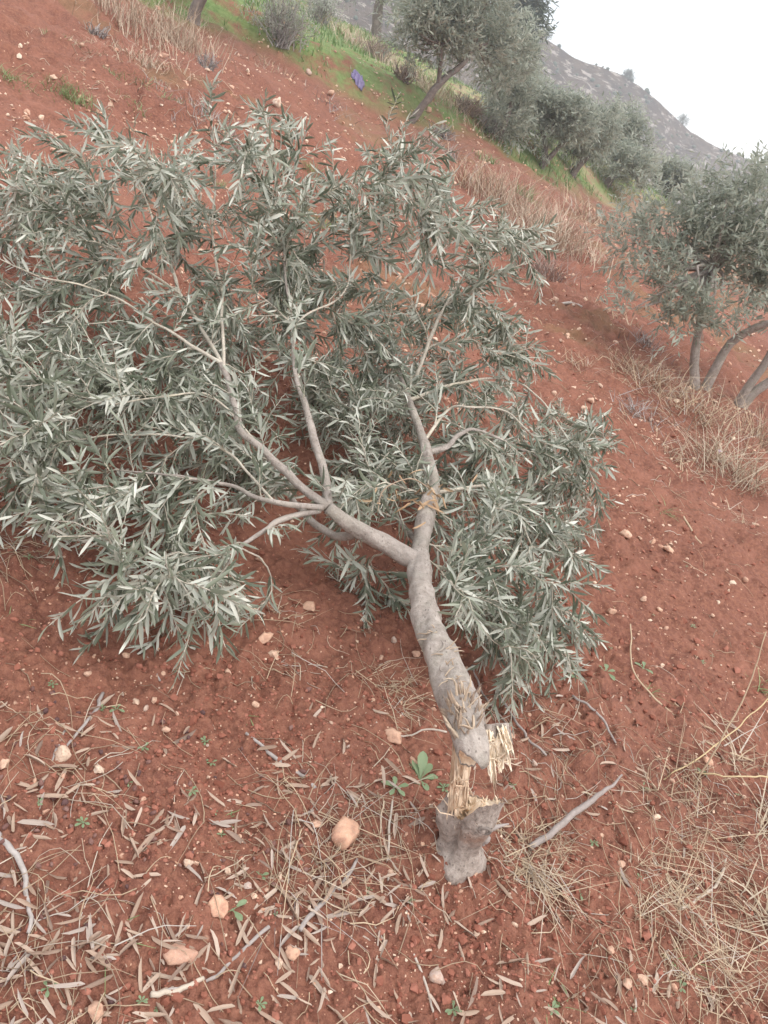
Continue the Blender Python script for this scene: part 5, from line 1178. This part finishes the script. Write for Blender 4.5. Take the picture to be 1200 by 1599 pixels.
# ------------------------------------------------------------------ straw and dead stems lying on the soil
def straws(n, fn, xr, yr, lmin, lmax, rad, seed, lift=.02, kmax=10):
    P = scatter(n, fn, xr, yr, seed, kmax); r = np.random.default_rng(seed); n = len(P); rad = np.maximum(rad, .55 * np.array([mpp(p) for p in P]))[:, None]; az = r.uniform(0, 2 * math.pi, n); cv = r.normal(0, 1.0, n); ln = r.uniform(lmin, lmax, n); m = 6
    pts = np.zeros((n, m, 3)); x = P[:, 0].copy(); y = P[:, 1].copy(); pk = r.exponential(lift, n); ph = r.uniform(0, 1, n)
    for k in range(m):
        f = k / (m - 1); pts[:, k, 0] = x; pts[:, k, 1] = y; pts[:, k, 2] = Z(x, y) + .002 + pk * np.sin(math.pi * np.clip(f * .8 + .2 * ph, 0, 1)); a = az + cv * f; x = x + np.cos(a) * ln / (m - 1); y = y + np.sin(a) * ln / (m - 1)
    T = unit(np.gradient(pts, axis=1)); A = unit(np.cross(T, [0, 0, 1.0])); B = np.cross(T, A); R = rad * r.uniform(.6, 1.4, n)[:, None] * np.linspace(1, .5, m)[None]
    V = np.stack([pts + R[..., None] * (math.cos(q) * A + math.sin(q) * B) for q in (0, 2.094, 4.189)], 2); V = V.reshape(-1, 3); i = np.arange(m - 1)[:, None] * 3; j = np.arange(3)[None]; j2 = (j + 1) % 3
    q = np.stack([i + j, i + j2, i + 3 + j2, i + 3 + j], -1).reshape(-1, 4); Q = q[None] + (np.arange(n) * m * 3)[:, None, None]; return V, Q.reshape(-1, 4), np.repeat(r.uniform(0, 1, n), m * 3)
def fstraw(px, py):
    return np.clip(.05 + gauss(px, py, [(1090, 1300, 110, 120, .7), (1140, 1450, 90, 120, .6), (1000, 1480, 90, 90, .5), (1080, 1180, 110, 60, .6), (830, 1340, 60, 60, .9), (500, 1310, 70, 90, .8), (470, 1400, 60, 50, .6), (600, 1085, 80, 30, .8), (430, 1010, 50, 60, .4), (110, 1190, 90, 60, .4), (60, 1480, 120, 100, .3), (640, 1300, 50, 90, .4), (900, 1200, 80, 60, .4), (1080, 640, 130, 60, 1), (1100, 740, 100, 60, .8), (980, 580, 90, 60, .5), (860, 420, 90, 60, .9), (330, 230, 130, 60, .6), (60, 440, 90, 40, .6), (230, 110, 150, 60, .9), (30, 860, 80, 40, .8), (850, 1130, 70, 40, .5), (830, 1170, 40, 60, .5)]), 0, 1)
V, Q, T = straws(3600, fstraw, (-150, 1400), (60, 1800), .04, .17, .0011, 71, .010, 14)
link('straw_litter', mesh_np('straw_litter', V, Q, None, T, 'straw'), label='broken dry straw and grass stems strewn on the soil', cat='straw', kind='stuff')

# ------------------------------------------------------------------ single sticks and stalks
def stick(pts, wpx, mat, label, seed, group='loose sticks and stalks', name='stick', tint=.6, cat='stick', amp=.15, flat=1.0):
    W = []
    for q in pts:
        if len(q) == 2: g = G(*q); W.append(np.array([g[0], g[1], float(Z(np.array([g[0]]), np.array([g[1]]))[0]) + wpx[0] / 2 * mpp(g) * .8]))
        else: W.append(P3(*q))
    R = [w_ / 2 * mpp(p) for w_, p in zip(wpx, W)]; P, R = smooth_path(W, R, .012); a = np.linspace(0, 1, len(P)); P = P + np.stack([fbm(a * 8 + seed, a * 0 + q * 5, 2, seed) for q in range(3)], -1) * .006
    mb = MB(); c = P[0].copy(); tube(mb, P - c, R, 7, tint, amp, 18, seed); o = link(name, mb.mesh(name, mat), label=label, cat=cat, group=group); o.location = c; return o
stick([(826, 1330), (870, 1294, .045), (925, 1250, .06), (972, 1211, .07)], [10, 11, 9, 3], 'greytwig', 'thick grey stick slanting up from the dead grass beside the stump', 1, tint=.55)
stick([(964 - 500, 1465), (505, 1420), (538, 1385), (557, 1352)], [8, 8, 7, 4], 'greytwig', 'grey stick below the largest orange stone', 2, tint=.7)
stick([(385, 1153), (430, 1192), (470, 1218), (492, 1242)], [5, 6, 7, 6], 'greytwig', 'lilac-grey stick on bare soil above the stone and dry tangle', 3, tint=.8)
stick([(-10, 1312), (22, 1350), (42, 1402), (49, 1468)], [10, 10, 8, 6], 'greytwig', 'curved grey stick at the left edge', 4, tint=.85)
stick([(206, 966), (222, 1010), (252, 1060)], [3, 3.5, 3], 'greytwig', 'thin pale twig below the left branches', 5, tint=.8)
stick([(612, 1258), (604, 1340), (615, 1420), (650, 1500), (683, 1590)], [3.5, 4, 4, 4, 4], 'straw', 'long pale stalk curving down from the weed to the bottom edge', 6, tint=.95)
stick([(598, 1250, .05), (596, 1330), (600, 1480)], [2.5, 3, 3], 'straw', 'straight thin stalk left of the long pale one', 7, tint=.8)
stick([(583, 1138), (630, 1150), (660, 1142, .03), (697, 1142, .05)], [3, 3, 3, 3], 'straw', 'thin pale twig pointing at the trunk break', 8, tint=.95)
stick([(985, 975, .12), (990, 1050, .05), (1050, 1120), (1110, 1165), (1175, 1195)], [2, 2.5, 3, 3, 2.5], 'straw', 'long dry stem lying across the slope right of the crown', 9, tint=.7)
stick([(1085, 1225), (1130, 1150, .16), (1170, 1075, .3), (1197, 985, .45)], [3, 2.6, 2.2, 1.8], 'straw', 'tall reddish grass stalk rising at the right edge', 10, tint=.5)
stick([(1035, 1215), (1110, 1170, .05), (1205, 1090, .12)], [2.4, 2.2, 1.8], 'strawyellow', 'yellowish stalk leaning to the right edge', 11, tint=.6)
stick([(1015, 1040), (1060, 1100), (1120, 1140)], [3, 3, 3], 'straw', 'short dry stem above the long one on the slope', 12, tint=.4)
stick([(862, 483), (885, 484), (906, 489)], [4, 5, 3], 'straw', 'short pale stick on the soil right of the crown top', 13, tint=1.0)
stick([(0, 812), (45, 842), (82, 868)], [3, 3, 3], 'greytwig', 'thin twig at the left edge under the branches', 14, tint=.6)
stick([(420, 1462), (330, 1530), (255, 1560)], [6, 6, 4], 'greytwig', 'grey stick in the bottom left litter', 15, tint=.7)
stick([(235, 1575), (285, 1550), (320, 1538)], [9, 9, 7], 'straw', 'chunky pale piece of bark in the bottom left litter', 16, tint=.9)
stick([(100, 1150), (85, 1190), (62, 1235)], [4, 4, 3], 'greytwig', 'thin grey stem in the litter at the left', 17, tint=.7)
stick([(160, 1080), (140, 1130), (95, 1180)], [6, 5, 4], 'greytwig', 'grey shredded stem above the lumpy cream stone', 18, tint=.75)
stick([(1000, 1280), (960, 1262), (890, 1240)], [3, 3, 3], 'straw', 'thin stalk right of the thick grey stick', 19, tint=.8)
stick([(1200, 1215, .1), (1140, 1212, .06), (1085, 1208)], [2.5, 2.5, 2.5], 'strawyellow', 'horizontal straw stalk at the right edge', 20, tint=.7)
stick([(1060, 1425), (1120, 1380), (1140, 1310)], [5, 5, 4], 'straw', 'bent pale stalk in the right grass mat', 21, tint=.9)
stick([(735, 820 + 225), (760, 1090), (800, 1150)], [3, 3, 3], 'greytwig', 'thin grey stem beside the trunk under the right crown', 22, tint=.5)
stick([(890, 1095), (930, 1130), (958, 1170)], [4, 4, 3], 'greytwig', 'grey stem below the right crown edge', 23, tint=.6)
stick([(775, 1080), (820, 1160), (850, 1190)], [4, 4, 3], 'greytwig', 'grey leafless stem right of the torn wood', 24, tint=.7)
stick([(1060, 800), (1100, 850), (1150, 850)], [3, 3, 2], 'straw', 'thin stem on the right slope', 25, tint=.6)

# ------------------------------------------------------------------ green weeds
def weed_leaf(half, bend): return leaf_template(bend, .25, half, [(0, .04), (.22, .05), (.4, .5), (.6, .95), (.8, 1.0), (.94, .6), (1, .08)])
WL = weed_leaf(.19, .3)
def weed(px, py, leaves, label, seed, tint=.5):
    g = G(px, py); g[2] = float(Z(np.array([g[0]]), np.array([g[1]]))[0]); root = empty('weed', g, label=label, cat='weed', group='broad green weeds'); r = np.random.default_rng(seed)
    for k, (az, el, s) in enumerate(leaves):
        az, el = math.radians(az), math.radians(el); D = np.array([math.cos(az) * math.cos(el), math.sin(az) * math.cos(el), math.sin(el)]); nn = np.array([-math.cos(az) * math.sin(el), -math.sin(az) * math.sin(el), math.cos(el)]); B = np.cross(nn, D)
        me = mesh_np('leaf', WL[0] * [1, 1, 1] + np.stack([0 * WL[0][:, 0], 0 * WL[0][:, 0], .03 * np.sin(WL[0][:, 0] * 14 + k) * np.abs(WL[0][:, 1]) / .19], -1), WL[1], None, np.clip(tint + .12 * r.normal() + .3 * (np.arange(len(WL[0])) % 3 == 1), 0, 1), 'weed'); o = link('leaf', me, root); p = g + np.array([0, 0, .003])
        o.matrix_basis = Matrix(((D[0] * s, B[0] * s, nn[0] * s, p[0]), (D[1] * s, B[1] * s, nn[1] * s, p[1]), (D[2] * s, B[2] * s, nn[2] * s, p[2]), (0, 0, 0, 1)))
weed(655, 1222, [(95, 62, .066), (60, 40, .05), (150, 35, .052), (215, 20, .05), (20, 25, .045), (300, 25, .04), (125, 50, .05), (255, 22, .04)], 'bright green broad-leaved weed beside the stump', 1, .65)
weed(613, 1248, [(100, 30, .03), (170, 25, .035), (250, 25, .03), (20, 30, .032), (320, 20, .03)], 'small green weed left of the broad one', 2, .6)
weed(885, 1058, [(150, 25, .045), (200, 20, .04), (80, 25, .04), (20, 25, .035), (300, 20, .05)], 'green rosette just below the right crown edge', 3, .5)
weed(945, 1053, [(150, 25, .04), (220, 20, .035), (80, 25, .04), (20, 25, .035), (300, 20, .045)], 'green rosette further right of the crown edge', 4, .45)
weed(1003, 1050, [(150, 25, .035), (220, 20, .03), (80, 25, .035), (320, 20, .035)], 'pale green rosette on the slope', 5, .5)
weed(362, 1431, [(45, 30, .030), (135, 30, .030), (225, 30, .032), (315, 30, .032)], 'four-leaved green seedling against the flat orange stone', 6, .55)
sl = []
for k in range(4):
    mb = MB(); r = np.random.default_rng(k + 80); m = int(r.integers(4, 7)); az = np.arange(m) * 2 * math.pi / m + r.normal(0, .25, m); el = r.uniform(.2, .7, m); D = np.stack([np.cos(az) * np.cos(el), np.sin(az) * np.cos(el), np.sin(el)], -1); NNl = np.stack([-np.cos(az) * np.sin(el), -np.sin(az) * np.sin(el), np.cos(el)], -1)
    w_, q = place(WL, np.zeros((m, 3)), D, NNl, r.uniform(.7, 1.1, m)); mb.add(w_, q, None, np.repeat(np.clip(r.normal(.5, .2, m), 0, 1), len(WL[0]))); sl.append(mb.mesh('seedling', 'weed'))
SP = [(83, 1080), (183, 1113), (160, 1108), (60, 1265), (225, 1178), (200, 1235), (345, 1310), (298, 1250), (405, 1375), (75, 1548), (245, 1585), (405, 1575), (220, 1580), (430, 1440), (45, 888), (320, 1165), (330, 1195), (800, 1228 - 199 + 200), (1095, 1040), (1095, 1210), (1150, 1250), (995, 1380), (925, 1320), (1060, 1545), (705, 1585), (575, 1395), (1005, 1228), (690, 1180 + 60), (950, 1022), (905, 1400), (985, 1585), (860, 1580), (640, 1415), (335, 1272), (130, 1300), (1080, 985), (1110, 1030), (1020, 960), (1070, 890)]
for k, (px, py) in enumerate(SP):
    g = G(px, py); o = link('seedling', sl[k % 4], label='tiny green seedling sprouting ' + where(g), cat='seedling', group='seedlings ' + where(g)); o.location = (g[0], g[1], float(Z(np.array([g[0]]), np.array([g[1]]))[0]) + .002); s = random.uniform(.009, .019); o.scale = (s, s, s); o.rotation_euler = (0, 0, random.uniform(0, 6))
# one pale violet flower in the straw
g = G(1119, 718); mb = MB(); az = np.arange(5) * 2 * math.pi / 5; D = np.stack([np.cos(az) * .8, np.sin(az) * .8, np.full(5, .5)], -1); w_, q = place(weed_leaf(.35, .1), np.zeros((5, 3)), D, np.tile([0, 0, 1.0], (5, 1)), np.full(5, .024)); mb.add(w_ + [0, 0, .05], q, None, .5); tube(mb, np.array([[0, 0, 0], [.003, 0, .025], [0, 0, .05]]), .0015, 5, .1)
o = link('flower', mb.mesh('flower', 'flower'), label='single pale violet flower in the straw below the near olive', cat='flower'); o.location = g

# ------------------------------------------------------------------ the haze of the air
def haze():
    m, t, out = new_mat('air_haze'); v = t.nodes.new('ShaderNodeVolumePrincipled'); v.inputs['Color'].default_value = (0.88, 0.93, 1.0, 1); v.inputs['Density'].default_value = 0.0026; v.inputs['Anisotropy'].default_value = 0.3
    L(t, v.outputs[0], out.inputs['Volume']); V, T = [], None
    x, y0, y1, z0, z1 = 340, -340, 340, -22, 60
    V = np.array([(a, b, c) for a in (-x, x) for b in (y0, y1) for c in (z0, z1)], float); Q = np.array([(0, 1, 3, 2), (4, 6, 7, 5), (0, 4, 5, 1), (2, 3, 7, 6), (0, 2, 6, 4), (1, 5, 7, 3)])
    me = mesh_np('haze', V, Q, None, None, m, False); link('haze', me, label='thin pale haze in the air over the whole slope', cat='haze', kind='stuff')
haze()
